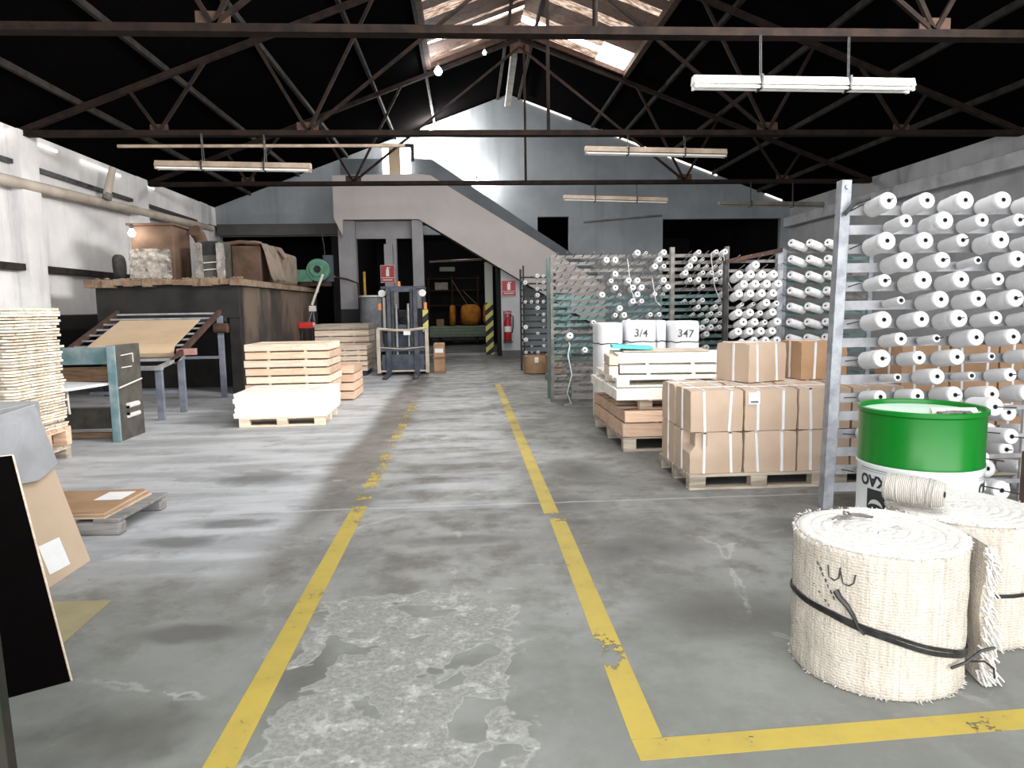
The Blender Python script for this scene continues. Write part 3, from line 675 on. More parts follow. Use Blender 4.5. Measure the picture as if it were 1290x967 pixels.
# ------------------------------------------------------------------ oven and what stands on it
o = thing('drying_oven', 'long sooty drying oven with a crumbling plaster top and stained side', 'oven', (-5.65, 17.2, 0))
W2 = 1.32
MB().bx(-W2, W2, -3.5, -3.3, 1.45, 2.08).bx(-W2, -W2 + .18, -3.5, -3.3, 0, 1.45).bx(W2 - .22, W2, -3.5, -3.3, 0, 1.45).bx(-W2, W2, -2.2, -2.1, 0, 1.5).bx(-W2, -W2 + .1, -3.3, 3.4, 0, 2.08).build('front', M['oven'], o, bev=.01)
mb = MB()
for k in range(7):
    y = -3.3 + k * .96
    mb.bx(W2 - .06, W2 + .01 * (k % 2), y, y + .94, .02, 2.06)
mb.build('side_panel', M['oven_side'], o, bev=.012)
MB().bx(-W2, W2, 3.35, 3.42, 0, 2.06).build('back_panel', M['oven'], o)
r_ = random.Random(5); mb = MB(); pts = []
n = 16
top = [(-W2 - .12 + (2 * W2 + .2) * i / n) for i in range(n + 1)]
for i in range(n):
    a, b2 = top[i], top[i + 1]; f1 = -3.68 + r_.uniform(-.04, .04); z1 = 2.2 + r_.uniform(-.02, .008); z0 = 2.09 - r_.uniform(0, .05)
    mb.hexa([(a, f1, z0), (b2, f1, z0), (b2, 3.4, 2.081), (a, 3.4, 2.081), (a, f1, z1), (b2, f1, z1), (b2, 3.4, 2.19), (a, 3.4, 2.19)])
for k in range(40):
    x, y = r_.uniform(-W2, W2), r_.uniform(-3.62, -3.3); s_ = r_.uniform(.015, .04)
    mb.rbx((x, y, 2.22), (s_ * 2, s_ * 1.6, s_ * .7), Matrix.Rotation(r_.uniform(0, 3), 3, 'Z'))
mb.build('plaster_top', M['plaster'], o, bev=.015)
MB().bx(-W2 + .2, W2 - .25, -3.52, -3.45, 1.38, 1.47).build('lip', M['dark_steel'], o)
def wrinkled_box(x0, x1, y0, y1, z0, z1, amp, seed, nx=10, nz=8):
    rr = random.Random(seed); mb = MB()
    def face(f):
        vs = []; fs = []
        for i in range(nx + 1):
            for j in range(nz + 1):
                u_, v_ = i / nx, j / nz; p = Vector(f(u_, v_))
                if 0 < i < nx and 0 < j < nz: p += Vector((rr.uniform(-amp, amp), rr.uniform(-amp, amp), rr.uniform(-amp, amp)))
                vs.append(p)
        for i in range(nx):
            for j in range(nz):
                a = i * (nz + 1) + j; fs.append((a, a + nz + 1, a + nz + 2, a + 1))
        mb.add(vs, fs)
    L = lambda a, b, t_: a + (b - a) * t_
    face(lambda u_, v_: (L(x0, x1, u_), y0, L(z0, z1, v_))); face(lambda u_, v_: (x1, L(y0, y1, u_), L(z0, z1, v_))); face(lambda u_, v_: (x0, L(y0, y1, u_), L(z0, z1, v_)))
    face(lambda u_, v_: (L(x0, x1, u_), L(y0, y1, v_), z1)); face(lambda u_, v_: (L(x0, x1, u_), y1, L(z0, z1, v_)))
    return mb
def on_oven(name, label, cat, loc): return thing(name, label, cat, loc)
o = on_oven('duct', 'tall brown duct with crumpled foil wrapped around its lower half, on the oven', 'duct', (-6.22, 14.9, 2.212))
MB().bx(-.4, .42, -.4, .45, .0, 1.08).build('casing', M['rusty_sheet'], o, bev=.02)
wrinkled_box(-.42, .34, -.44, -.40, .02, .6, .03, 4, 12, 9).build('foil_wrap', M['crinkle'], o, smooth=25)
MB().bx(-.46, .46, -.45, .5, 1.08, 1.12).build('lid', M['rusty_sheet'], o)
o = on_oven('duct_elbow', 'rusty bent flue pipe above the crumpled foil duct', 'duct', (-5.57, 15.25, 2.212))
MB().tube([(0, .2, 0), (0, .2, .75), (-.03, .08, .95), (-.05, -.1, 1.05)], .13, 12).build('pipe', M['rusty_sheet'], o, smooth=40)
for z in (.4, .62): MB().ring([(.13, z), (.15, z), (.15, z + .05), (.13, z + .05)], 14, (0, .2, 0)).build('band', M['off_white'], o)
o = on_oven('burner_box', 'grey burner box with black window and torn foil edges on oven', 'box', (-5.12, 14.9, 2.212))
MB().bx(-.27, .2, -.3, .3, 0, .78).build('body', M['machine_face'], o, bev=.015)
MB().bx(-.16, .14, -.33, -.3, .5, .76).build('window', M['core'], o)
for s_ in (-.23, .2): wrinkled_box(s_ - .07, s_ + .06, -.4, -.3, 0, .72, .02, 8 + int(s_ * 10), 4, 10).build('foil_edge', M['crinkle'], o, smooth=25)
MB().tube([(-.15, -.34, .2), (.14, -.34, .22)], .012).tube([(-.15, -.34, .34), (.14, -.34, .36)], .012).build('bracket', M['off_white'], o)
o = on_oven('casing_box', 'brown sheet metal casing draped with grey canvas on its right', 'casing', (-4.93, 16.3, 2.212))
MB().bx(-.22, .42, -.4, .5, 0, .8).build('body', M['rusty_sheet'], o, bev=.03)
MB().tube([(-.3, -.45, .83), (.0, -.45, .87), (.4, -.45, .84)], .045, 8).build('rolled_edge', M['rusty_sheet'], o, smooth=40)
mb = MB(); vs = []; fs = []; N = 8
prof = [(.05, .86), (.3, .88), (.46, .84), (.55, .65), (.62, .4), (.68, .15), (.72, .04)]
for i, (x, z) in enumerate(prof):
    for j in range(N): vs.append((x + .02 * math.sin(j * 1.7 + i), -.5 + 1.1 * j / (N - 1), z + .02 * math.sin(j * 2.1 + i * .8)))
for i in range(len(prof) - 1):
    for j in range(N - 1): a = i * N + j; fs.append((a, a + 1, a + N + 1, a + N))
ob = mb.add(vs, fs).build('canvas', M['canvas'], o, smooth=60); q = ob.modifiers.new('s', 'SOLIDIFY'); q.thickness = .03
o = on_oven('insulated_tank', 'long grey brown insulated tank lying behind the draped casing on the oven', 'tank', (-4.85, 18.5, 2.212))
MB().bx(-.5, .45, -1.1, .25, 0, .78).build('body', M['canvas'], o, bev=.08)
MB().tube([(-.6, -1.16, .84), (.1, -1.16, .88), (.38, -1.14, .82), (.5, -1.12, .62)], .06, 10).build('top_roll', M['canvas'], o, smooth=50)
MB().cyl((-.28, -1.18, 0), (-.28, -1.18, .78), .07, n=12).build('post', M['carton_pale'], o, smooth=40)
MB().bx(-.4, .1, -1.3, -1.12, .0, .07).build('ledge', M['off_white'], o, bev=.02)
o = on_oven('blower', 'green centrifugal blower with a square outlet at the oven end', 'blower', (-4.02, 19.5, 2.655))
MB().cyl((0, -.12, 0), (0, .14, 0), .31, n=28).build('volute', M['green_blower'], o, bev=.02, smooth=40)
MB().bx(-.62, -.16, -.1, .12, -.31, .02).build('outlet', M['green_blower'], o, bev=.015)
mb = MB(); mb.ring([(.1, 0), (.19, 0), (.19, .06), (.1, .06)], 24); ob = mb.build('inlet_ring', M['green_blower'], o, smooth=40); ob.rotation_euler = (R(90), 0, 0); ob.location = (0, -.13, .02)
ob = MB().cyl((0, 0, 0), (0, 0, .02), .1, n=20).build('inlet', M['core'], o); ob.rotation_euler = (R(90), 0, 0); ob.location = (0, -.125, .02)
MB().bx(.1, .36, .16, .3, -.3, .42).build('mount', M['blue_paint'], o)
MB().bx(-.5, .3, -.05, .25, -.42, -.32).build('base', M['rust'], o)
MB().tube([(-.7, .0, -.40), (-.35, -.12, -.41), (.0, -.12, -.40), (.3, -.12, -.41)], .03).build('hose', M['rust'], o, smooth=40)
tag(lump(.09, .16, .24, 31).build('black_sack', M['rubber'], loc=(-6.83, 14.4, 2.485), smooth=60), 'small black sack slumped at the wall end of the oven top', 'sack')
o = thing('red_box', 'bright red box on a thin dark stand beside the oven side', 'box', (-4.12, 18.35, 0))
MB().bx(-.2, .16, -.12, .12, 1.12, 1.28).build('body', M['red_bright'], o, bev=.01)
MB().bx(.16, .175, -.1, .1, 1.14, 1.26).build('end_cap', M['off_white'], o)
MB().bx(-.17, -.13, -.02, .02, 0, 1.12).bx(.1, .14, -.02, .02, 0, 1.12).bx(-.2, .2, -.15, .15, 0, .02).build('stand', M['dark_steel'], o)
o = thing('strut_pole', 'pale grey slanting pole with a white joint box beside the oven', 'pole', (-3.93, 18.9, 0))
MB().cyl((-.18, 0, 1.72), (.14, 0, 2.52), .035, n=10).build('tube', M['off_white'], o, smooth=40)
MB().bx(-.25, -.08, -.07, .07, 1.55, 1.7).build('joint_box', M['off_white'], o, bev=.01)
MB().bar((-.18, 0, 1.56), (-.3, -.02, 1.2), .03, .03).bar((-.15, 0, 1.56), (-.12, -.02, 1.18), .03, .03).build('fork', M['slate_leg'], o)
MB().cyl((-.2, .03, 0), (-.17, .03, 1.5), .03, n=8).build('post', M['dark_steel'], o)
o = thing('hoist_arm', 'yellow motor on a thin brown pipe arm fixed to the pillar', 'motor', (-3.4, 22.2, 0))
MB().tube([(-.75, 0, 2.62), (-.3, 0, 2.52), (.02, 0, 2.4), (.04, .0, 1.6), (.04, .0, 1.35)], .03).build('pipe', M['rust'], o, smooth=40)
MB().cyl((-1.12, 0, 2.72), (-.82, 0, 2.64), .11, .09, 14).cyl((-.82, 0, 2.64), (-.68, 0, 2.6), .05, .04, 10).build('motor', M['yellow'], o, bev=.02, smooth=40)
MB().tube([(-.75, 0, 2.68), (-.95, 0, 3.1), (-.98, 0, 3.6), (-1.05, 0, 4.0)], .018, 6).build('cable', M['dark_steel'], o)
MB().cyl((.22, .0, 1.3), (.22, .0, 2.75), .04, n=8).build('riser', M['yellow'], o, smooth=40)

# ------------------------------------------------------------------ feeder conveyor in front of the oven
o = thing('feed_conveyor', 'inclined ladder frame feeding the oven on slate coloured legs', 'conveyor', (-5.3, 11.9, 0))
def cz(y): return .84 + (y + .93) * .347
for x in (-1.0, .8): MB().bar((x, -.98, cz(-.98)), (x, 1.2, cz(1.2)), .06, .08).build('side_rail', M['rust'], o)
for k in range(7):
    y = -.34 + k * .24
    MB().bar((-.98, y, cz(y)), (.78, y, cz(y)), .03, .03).build('rung', M['rail_steel'], o)
MB().bar((-.98, -.9, cz(-.9)), (.78, -.9, cz(-.9)), .05, .04).build('rung', M['rail_steel'], o)
for (x, y, h, m) in ((.79, -1.45, .76, 'slate_leg'), (.79, -.65, .86, 'slate_leg'), (.79, 1.2, 1.5, 'slate_leg'), (-1.0, -1.45, .76, 'dark_steel'), (-1.0, 1.2, 1.5, 'dark_steel')):
    MB().bx(x - .045, x + .045, y - .035, y + .035, 0, h).build('leg', M[m], o)
MB().bx(-1.0, .86, -1.55, -1.45, .74, .8).bar((.8, -1.5, .77), (.8, -.55, .88), .06, .05).build('lower_frame', M['rail_steel'], o)
MB().bx(.72, 1.0, -.62, -.52, .9, 1.0).build('bracket', simple('pink_bracket', (.4, .22, .2), (.3, .17, .15), 5), o)
MB().bx(-.62, .8, 1.16, 1.2, .72, .77).build('tie', M['slate_leg'], o); MB().bx(-.62, .8, -.67, -.63, .3, .35).build('tie', M['slate_leg'], o)
MB().cyl((.72, 1.1, 1.28), (.95, 1.1, 1.28), .09, n=14).build('roller_end', M['rust'], o, smooth=40)
vs = []; fs = []; nn_ = 10
pr = [(.72, cz(.72) + .03), (.2, cz(.2) + .03), (-.36, cz(-.36) + .03), (-.44, cz(-.44) + .01), (-.48, .93), (-.44, .87), (-.33, .84), (-.1, .86)]
for (y, z) in pr:
    for x in (-.74, .62): vs.append((x, y, z))
for i in range(len(pr) - 1): fs.append((2 * i, 2 * i + 1, 2 * i + 3, 2 * i + 2))
ob = MB().add(vs, fs).build('brown_sheet', M['brown_sheet'], loc=(-5.3, 11.9, .0)); q = ob.modifiers.new('s', 'SOLIDIFY'); q.thickness = .008
tag(ob, 'brown sheet lying on the inclined ladder frame before the oven', 'sheet')
# winding stand
o = thing('winding_stand', 'teal edged machine stand with a grimy upright end panel and crossbeam', 'machine', (-4.3, 9.05, 0))
MB().bx(-.05, .03, -.32, .32, .0, 1.18).build('end_panel', M['machine_face'], o, bev=.008)
MB().bx(-.06, .04, -.35, -.322, .0, 1.18).build('teal_edge', M['teal'], o, bev=.005)
MB().tube([(.04, -.2, 1.05), (.04, .1, 1.06), (.04, .1, .95)], .007).tube([(.04, -.2, .9), (.04, .05, .9)], .007).tube([(.04, -.3, .66), (.04, .3, .72)], .01).build('wiring', M['off_white'], o)
for z in (.30, .42): MB().cyl((.05, -.14, z), (.05, .12, z + .0), .035, n=10).build('handle', M['off_white'], o, smooth=40)
MB().bx(.03, .07, -.14, .12, .3, .42).build('latch_box', M['machine_face'], o)
MB().bx(-1.7, -.06, -.28, -.22, .95, 1.16).build('crossbeam', M['teal'], o, bev=.01)
MB().bx(-1.7, -.06, -.05, .0, .72, .9).build('brown_rail', M['wood_brown'], o)
MB().hexa([(-1.7, -.5, .62), (-.7, -.5, .62), (-.06, -.3, .7), (-1.7, .2, .7), (-1.7, -.5, .66), (-.7, -.5, .66), (-.06, -.3, .73), (-1.7, .2, .74)]).build('table_top', M['white_wrap'], o)
MB().tube([(-.55, -.35, .66), (-.54, -.35, .36)], .014).build('rod', M['off_white'], o)
MB().bx(-1.6, -.06, -.02, .1, .12, .38).build('lower_beam', M['machine_face'], o)
MB().bx(-1.6, -.06, -.1, -.03, .02, .08).build('floor_rail', M['wood_brown'], o)
MB().bx(-1.65, -1.58, -.3, .2, 0, 1.0).build('far_leg', M['dark_steel'], o)
ob = MB().cyl((.0, 0, 0.0), (-.22, .12, .62), .014, n=6).build('stick', M['off_white'], loc=(-4.72, 8.3, .012)); tag(ob, 'thin pale stick leaning by the winding stand beside the tall board stack', 'stick')

# ------------------------------------------------------------------ forklift
o = thing('forklift', 'slate blue forklift facing the camera with a tan load guard', 'forklift', (-1.55, 17.0, 0))
for s_ in (-1, 1):
    MB().bx(s_ * .31 - .045, s_ * .31 + .045, -.28, -.12, .06, 2.08).build('mast_rail', M['fork_blue'], o, bev=.006)
    MB().bx(s_ * .22 - .03, s_ * .22 + .03, -.24, -.14, .1, 2.0).build('inner_rail', M['dark_steel'], o)
    MB().hexa([(s_ * .33 - .06, -1.3, .02), (s_ * .33 + .06, -1.3, .02), (s_ * .33 + .06, -.36, .03), (s_ * .33 - .06, -.36, .03), (s_ * .33 - .06, -1.3, .035), (s_ * .33 + .06, -1.3, .035), (s_ * .33 + .06, -.36, .08), (s_ * .33 - .06, -.36, .08)]).bx(s_ * .33 - .06, s_ * .33 + .06, -.36, -.31, .03, .62).build('fork', M['fork_blue'], o)
    w = thing_ = MB().cyl((s_ * .46 - .11 * 1, .25, .3), (s_ * .46 + .11, .25, .3), .3, n=24).build('front_wheel', M['rubber'], o, bev=.03, smooth=40)
    MB().cyl((s_ * .46 + s_ * .1, .25, .3), (s_ * .46 + s_ * .125, .25, .3), .15, n=16).build('hub', M['fork_tan'], w)
    MB().cyl((s_ * .4 - .09, 1.5, .24), (s_ * .4 + .09, 1.5, .24), .24, n=20).build('rear_wheel', M['rubber'], o, bev=.03, smooth=40)
    MB().tube([(s_ * .5, .3, .75), (s_ * .5, .05, 1.2), (s_ * .47, .12, 2.06)], .035, 8).build('guard_post', M['fork_blue'], o, smooth=40)
    MB().tube([(s_ * .45, 1.45, 1.0), (s_ * .44, 1.2, 2.08)], .035, 8).build('guard_post', M['fork_blue'], o, smooth=40)
    MB().cyl((s_ * .48, -.06, 1.95), (s_ * .48, .04, 1.95), .085, n=16).build('headlamp', M['white_lamp'], o, smooth=40)
    MB().bx(s_ * .54 - .04, s_ * .54 + .04, -.05, .02, 1.55, 1.72).build('indicator', M['amber'], o, bev=.01)
    MB().cyl((s_ * .14, -.2, .3), (s_ * .14, -.2, 1.7), .03, n=10).build('lift_cylinder', M['rail_steel'], o, smooth=40)
MB().bx(.47, .6, -.02, .0, 1.0, 1.55).build('warning_panel', M['hazard'], o)
MB().bx(-.47, -.41, -.04, .0, 1.1, 1.85).build('pale_bracket', M['off_white'], o)
for z in (1.98, 1.1, .35): MB().bx(-.36, .36, -.14, -.1, z, z + .1).build('mast_crossbar', M['fork_blue'], o)
for z in (.25, .58): MB().bx(-.52, .52, -.31, -.28, z, z + .1).build('carriage_bar', M['fork_blue'], o)
MB().bx(-.5, .5, -.3, -.29, .1, .5).build('carriage_plate', M['fork_blue'], o)
g = MB()
for s_ in (-1, 1): g.bar((s_ * .57, -.33, .06), (s_ * .57, -.33, 1.12), .085, .04, (0, 1, 0))
g.tube([(-.58, -.33, 1.12), (-.2, -.33, 1.08), (.1, -.33, 1.07), (.58, -.33, 1.12)], .035, 6).tube([(-.56, -.33, .68), (0, -.33, .63), (.56, -.33, .68)], .015, 6)
g.bx(-.56, .56, -.345, -.315, .09, .13)
g.build('load_guard', M['fork_tan'], o, bev=.004)
MB().bx(.03, .19, -.36, -.345, .96, 1.06).build('plate', M['paper'], o)
MB().bx(-.5, .5, .3, 1.7, .35, .95).bx(-.45, .45, 1.3, 1.85, .35, 1.1).build('chassis', M['fork_blue'], o, bev=.05)
MB().bx(-.48, .48, .02, .3, .25, 1.0).build('dashboard', M['blue_paint'], o, bev=.03)
MB().bx(-.24, .24, .75, 1.2, .96, 1.08).bx(-.24, .24, 1.12, 1.26, 1.0, 1.55).build('seat', M['rubber'], o, bev=.04)
ob = MB().ring([(.15, -.012), (.175, -.012), (.175, .012), (.15, .012)], 20).cyl((0, 0, -.3), (0, 0, 0), .02, n=8).bx(-.16, .16, -.012, .012, -.01, .01).build('steering_wheel', M['rubber'], o); ob.location = (0, .5, 1.3); ob.rotation_euler = (R(-25), 0, 0)
mb = MB().bx(-.52, .52, .05, .12, 2.06, 2.12).bx(-.5, .5, 1.15, 1.22, 2.06, 2.12)
for k in range(6): mb.bx(-.46 + k * .18, -.43 + k * .18, .1, 1.18, 2.07, 2.11)
mb.build('roof_guard', M['fork_blue'], o)
MB().cyl((-.1, .2, 2.12), (-.1, .2, 2.24), .05, .04, 12).build('beacon', M['amber'], o, smooth=40)

# signs, extinguisher, things around the doorway
def fire_sign(label, x, y, z, w, h):
    o = thing('fire_sign', label, 'sign', (x, y, z))
    MB().bx(-w / 2, w / 2, 0, .012, 0, h).build('plate', M['red'], o)
    MB().bx(-w / 2 - .012, w / 2 + .012, .0125, .02, -.012, h + .012).build('border', M['white_sign'], o)
    MB().prism([(-w * .11, -.004, h * .36), (w * .11, -.004, h * .36), (w * .12, -.004, h * .74), (w * .05, -.004, h * .82), (w * .05, -.004, h * .9), (-w * .05, -.004, h * .9), (-w * .05, -.004, h * .82), (-w * .12, -.004, h * .74)], (0, .0035, 0)).bx(w * .05, w * .2, -.004, -.0005, h * .84, h * .88).build('pictogram', M['white_sign'], o)
    mb = MB().bx(-w * .46, w * .46, -.003, -.0005, h * .26, h * .29)
    for k in range(7): mb.bx(-w * .36 + k * w * .105, -w * .29 + k * w * .105, -.003, -.0005, h * .1, h * .18)
    mb.build('caption_bar', M['white_sign'], o)
fire_sign('red fire extinguisher sign on the pillar above the forklift', -2.47, 22.3, 2.42, .42, .52)
fire_sign('red fire extinguisher sign on the white pier above the extinguisher', 1.33, 22.44, 1.96, .44, .47)
ob = MB().bx(-2.56, -2.3, 22.325, 22.55, 2.1, 3.6).build('sign_board', M['pillar']); tag(ob, 'grey narrow board behind the upper fire sign on the pillar', 'board')
o = thing('fire_extinguisher', 'red fire extinguisher hanging on the white pier', 'extinguisher', (1.27, 22.36, .52))
MB().lathe([(.1, 0), (.115, .02), (.115, .56), (.09, .66), (.04, .72), (.035, .76)], 18).build('cylinder', M['red'], o, smooth=40)
MB().cyl((0, 0, .76), (0, 0, .84), .045, .04, 12).bx(-.1, .09, -.02, .02, .86, .89).bar((-.1, 0, .94), (.05, 0, .87), .03, .02).build('valve', M['rail_steel'], o)
MB().tube([(.05, 0, .82), (.17, -.02, .78), (.17, -.03, .45), (.13, -.05, .25)], .018, 8).build('hose', M['rubber'], o, smooth=40)
MB().lathe([(.117, .28), (.117, .46)], 18).build('label', M['white_sign'], o)
MB().bx(-.13, .13, .115, .135, -.08, .95).build('backplate', M['red'], o)
MB().bx(-.14, .14, -.12, .1, -.06, -.005).build('tray', M['dark_steel'], o)
o = thing('drum_stack', 'grey plastic wrapped sack pile between the pillar and the forklift', 'sack', (-2.9, 21.5, 0))
MB().lathe([(.33, 0), (.36, .1), (.35, .4), (.36, .42), (.35, .8), (.36, .82), (.35, 1.2), (.36, 1.25), (.34, 1.6), (.33, 1.95), (.28, 2.0)], 20, jr=lambda r, z, a: r * (1 + .03 * math.sin(5 * a + z * 7))).build('wrapped_body', M['grey_drum'], o, smooth=50)
MB().ring([(.33, 1.95), (.37, 1.95), (.37, 2.0), (.33, 2.0)], 20).build('rim', M['off_white'], o)
# annex contents
o = thing('flatbed_cart', 'pale green flatbed cart with side boards in the room behind the stairs', 'cart', (-.3, 30.2, 0))
MB().bx(-1.35, 1.1, -.04, 0, .42, .82).bx(-1.35, 1.1, 1.5, 1.54, .42, .82).bx(-1.35, -1.31, 0, 1.5, .42, .82).bx(1.06, 1.1, 0, 1.5, .42, .82).build('side_board', M['pale_green'], o)
for z in (.5, .63, .76): MB().bx(-1.36, 1.11, -.07, -.04, z, z + .03).build('rail', M['pale_green'], o)
MB().bx(-1.35, 1.1, 0, 1.5, .36, .42).build('bed', M['pale_green'], o)
for s_ in (-.9, .7):
    for y in (.2, 1.3): MB().cyl((s_ - .06, y, .18), (s_ + .06, y, .18), .18, n=18).build('wheel', M['rubber'], o)
MB().bx(-1.3, 1.0, .3, .36, .2, .36).build('axle_beam', M['dark_steel'], o)
for i, (x, w, l) in enumerate(((-.66, .2, 'l'), (.12, .6, 'm'), (.82, .2, 'r'))):
    ob = lump(w * .75, .5, .46, 20 + i).build('orange_sack', M['orange_cloth'], loc=(x, 30.9, .86 + .02 * i + .42), smooth=60)
    tag(ob, 'bulging orange sack on the pale green cart, ' + ['beside the brown carton', 'in the middle of the load', 'nearest the striped door post'][i], 'sack', 'orange sacks on the cart')
ob = MB().bx(-.16, .16, -.3, .3, 0, .7).build('carton', M['kraft_dark'], loc=(-1.2, 30.9, .425), bev=.01); tag(ob, 'brown carton standing on the pale green cart, left of the orange sacks', 'carton')
ob = MB().bx(-.3, .25, -.1, .1, 0, .08).bx(-.25, .2, -.1, .1, .09, .16).build('red_bundle', M['red_bright'], loc=(-1.05, 30.42, .425)); tag(ob, 'small reddish bundle lying before the brown carton on the green cart', 'bundle')
o = thing('storage_rack', 'dark metal storage rack against the annex back wall', 'rack', (-.4, 33.5, 0))
for x in (-1.4, -.3, .9): MB().bx(x - .04, x + .04, -.3, -.22, 0, 3.1).build('upright', M['rust'], o)
for z in (.9, 1.7, 2.4, 2.95): MB().bx(-1.5, 1.0, -.32, .3, z, z + .06).build('shelf', M['rust'], o)
MB().bar((-.3, -.33, 2.9), (.4, -.33, 1.75), .06, .03).bar((.2, -.33, 2.4), (.85, -.33, 1.75), .06, .03).build('brace', M['kraft_dark'], o)
MB().bx(-1.1, -.5, -.34, .2, 2.46, 2.8).build('tray', M['fork_tan'], o)
tag(MB().bx(-1.25, -.55, 32.9, 32.95, 3.3, 3.5).build('hanging_sign', M['pale_green']), 'small pale sign hanging at the top of the annex doorway', 'sign')
tag(MB().tube([(-1.4, 27, 3.35), (.6, 27, 3.42)], .04).build('conduit', M['tan_lamp']), 'pale horizontal pipe high inside the annex doorway', 'pipe')
o = thing('crate', 'brown slatted box standing right beside the forklift', 'crate', (-.72, 17.4, 0))
MB().bx(-.13, .13, -.3, .3, .02, .72).build('body', M['kraft_dark'], o, bev=.01); MB().bx(-.1, .1, -.305, -.3, .5, .6).build('label', M['paper'], o)
for z in (.0, .35): MB().bx(-.15, .15, -.32, .32, z, z + .05).build('batten', M['wood_brown'], o)
def aim_light(name, loc, sx, sy, e, rot, col=(1, 1, 1), spread=180):
    l = bpy.data.lights.new(name, 'AREA'); l.shape = 'RECTANGLE'; l.size = sx; l.size_y = sy; l.energy = e; l.color = col; l.spread = R(spread)
    o = bpy.data.objects.new(name, l); COL.objects.link(o); o.location = loc; o.rotation_euler = rot; return o

# ------------------------------------------------------------------ yarn spools and creel racks
def spool_mesh(r, L, rc=.015, n=28, seed=0):
    rr = random.Random(seed); k = 14
    prof = [(rc, .004), (r * .9, 0), (r * .99, .012)]
    for i in range(1, k): prof.append((r * (1 + rr.uniform(-.025, .02) - .04 * abs(i / k - .5)), .012 + (L - .024) * i / k))
    prof += [(r * .985, L - .012), (r * .9, L - .001), (r * .6, L + .002), (rc, L)]
    return MB().ring(prof, n).mesh('spool_yarn', M['yarn'], 50)
CORE = {}
def core_mesh(L, rc=.015):
    return MB().ring([(rc * .62, 0), (rc, 0), (rc, L + .004), (rc * .62, L + .004)], 12).mesh('spool_core', M['core'], 40)
SZ = {'L': ('plump', .063, .215), 'M': ('medium', .051, .21), 'S': ('nearly empty', .029, .19)}
SM = {k: [(spool_mesh(r * q, L, seed=i * 9 + ord(k)), core_mesh(L)) for i, q in enumerate((1, .95, 1.05))] for k, (w, r, L) in SZ.items()}
def near_spool(loc, size, label, rot, group, i=0, m=None):
    o = thing('yarn_spool', label, 'spool', loc, 0, group); o.rotation_euler = rot
    ym, cm = SM[size][i % 3]
    a = bpy.data.objects.new('yarn', ym); COL.objects.link(a); a.parent = o
    c = bpy.data.objects.new('core_tube', cm); COL.objects.link(c); c.parent = o
    return o
NR = thing('creel_rack', 'tall grey steel creel rack carrying white spools behind the green drum', 'rack', (2.72, 5.02, 0))
MB().hexa([(-.075, -.03, 0), (.005, -.03, 0), (.005, .05, 0), (-.075, .05, 0), (-.01, -.03, 2.43), (.065, -.03, 2.43), (.065, .05, 2.43), (-.01, .05, 2.43)]).build('post', M['steel'], NR, bev=.004)
for z in (2.38, 2.2): MB().cyl((.028, -.045, z), (.028, -.03, z), .018, n=8).build('bolt', M['rail_steel'], NR)
MB().bx(1.95, 2.03, -.03, .05, 0, 2.43).build('post', M['rust_post'], NR, bev=.004)
MB().tube([(.0, -.05, 2.18), (.06, -.09, 2.26), (.16, -.1, 2.29)], .016, 8).build('hook', M['dark_steel'], NR, smooth=40)
def px2(k, odd): return 2.93 + .277 * k + (.135 if odd else 0)
rowsz = ['LLLLL', 'MLMMM', 'LLMLM', 'LLSLM', 'MLLML', 'SLLLL', 'LLLMM', 'MSLLM', 'LMLSM', 'SLSML', 'MMLLL', 'MLMLM', 'LSMLM', 'MMSLL', 'SMLLM', 'MLSML']
TILT = R(8)
for r in range(16):
    z = 2.215 - .137 * r
    MB().bx(.0, 1.96, .0, .014, z - .034, z + .034).build('rail', M['rail_steel'], NR)
    odd = r % 2
    for k in range(-1 + odd, 5):
        x = px2(k, odd) if k >= 0 else 2.80
        if x > 4.5: continue
        n_ = .16 if k < 0 else (.3 if (r + k) % 4 == 0 else .235)
        MB().tube([(x - 2.72, 0, z), (x - 2.72, -n_ * math.cos(TILT), z + n_ * math.sin(TILT))], .0042, 6).build('peg', M['dark_steel'], NR)
    for k, s_ in enumerate(rowsz[r]):
        x = px2(k, odd)
        if x > 4.35: continue
        w = SZ[s_][0]
        near_spool((x, 5.02 - .035 * math.cos(TILT), z + .035 * math.sin(TILT)), s_, f"{w} white yarn spool, {ordn(k + 1)} from the grey post on the near rack's {ordn(r + 1)} rail", (R(90) - TILT, 0, 0), 'white spools on the near creel rack', r + k)
# short brown rack at the right edge
o = thing('creel_rack', 'brown rusty creel post with spools at the right frame edge', 'rack', (2.93, 3.42, 0))
MB().bx(-.03, .05, -.03, .03, .0125, .76).build('post', M['rust_post'], o, bev=.004); MB().bx(-.05, .25, -.05, .1, 0, .012).build('base_plate', M['rust_post'], o)
ss = ((3.42, 4.42, .86, 'L'), (3.32, 4.4, .7, 'L'), (3.55, 4.4, .66, 'M'), (3.36, 4.38, .52, 'M'), (3.34, 4.3, .34, 'L'), (3.5, 4.36, .3, 'L'))
o = thing('spool_stand', 'low dark spool stand beside the green drum, in front of the near rack', 'stand', (3.3, 4.55, 0))
for x in (-.1, .55): MB().bx(x - .012, x + .012, .017, .04, 0, .86).build('upright', M['rail_steel'], o)
for i, (x, y, z, s_) in enumerate(ss):
    MB().tube([(x - 3.3, .02, z - .03), (x - 3.3, -.42, z + .02)], .0042, 6).build('peg', M['dark_steel'], o)
for z in (.83, .63, .49, .31): MB().bx(-.1, .55, .0, .016, z - .03, z + .0).build('rail', M['rail_steel'], o)
for i, (x, y, z, s_) in enumerate(ss):
    near_spool((x, 4.55 - .03, z - .024), s_, f'{SZ[s_][0]} white spool on the low dark stand, {ordn(i + 1)} from its top', (R(90) - .114, 0, 0), 'spools on the low dark stand', i)

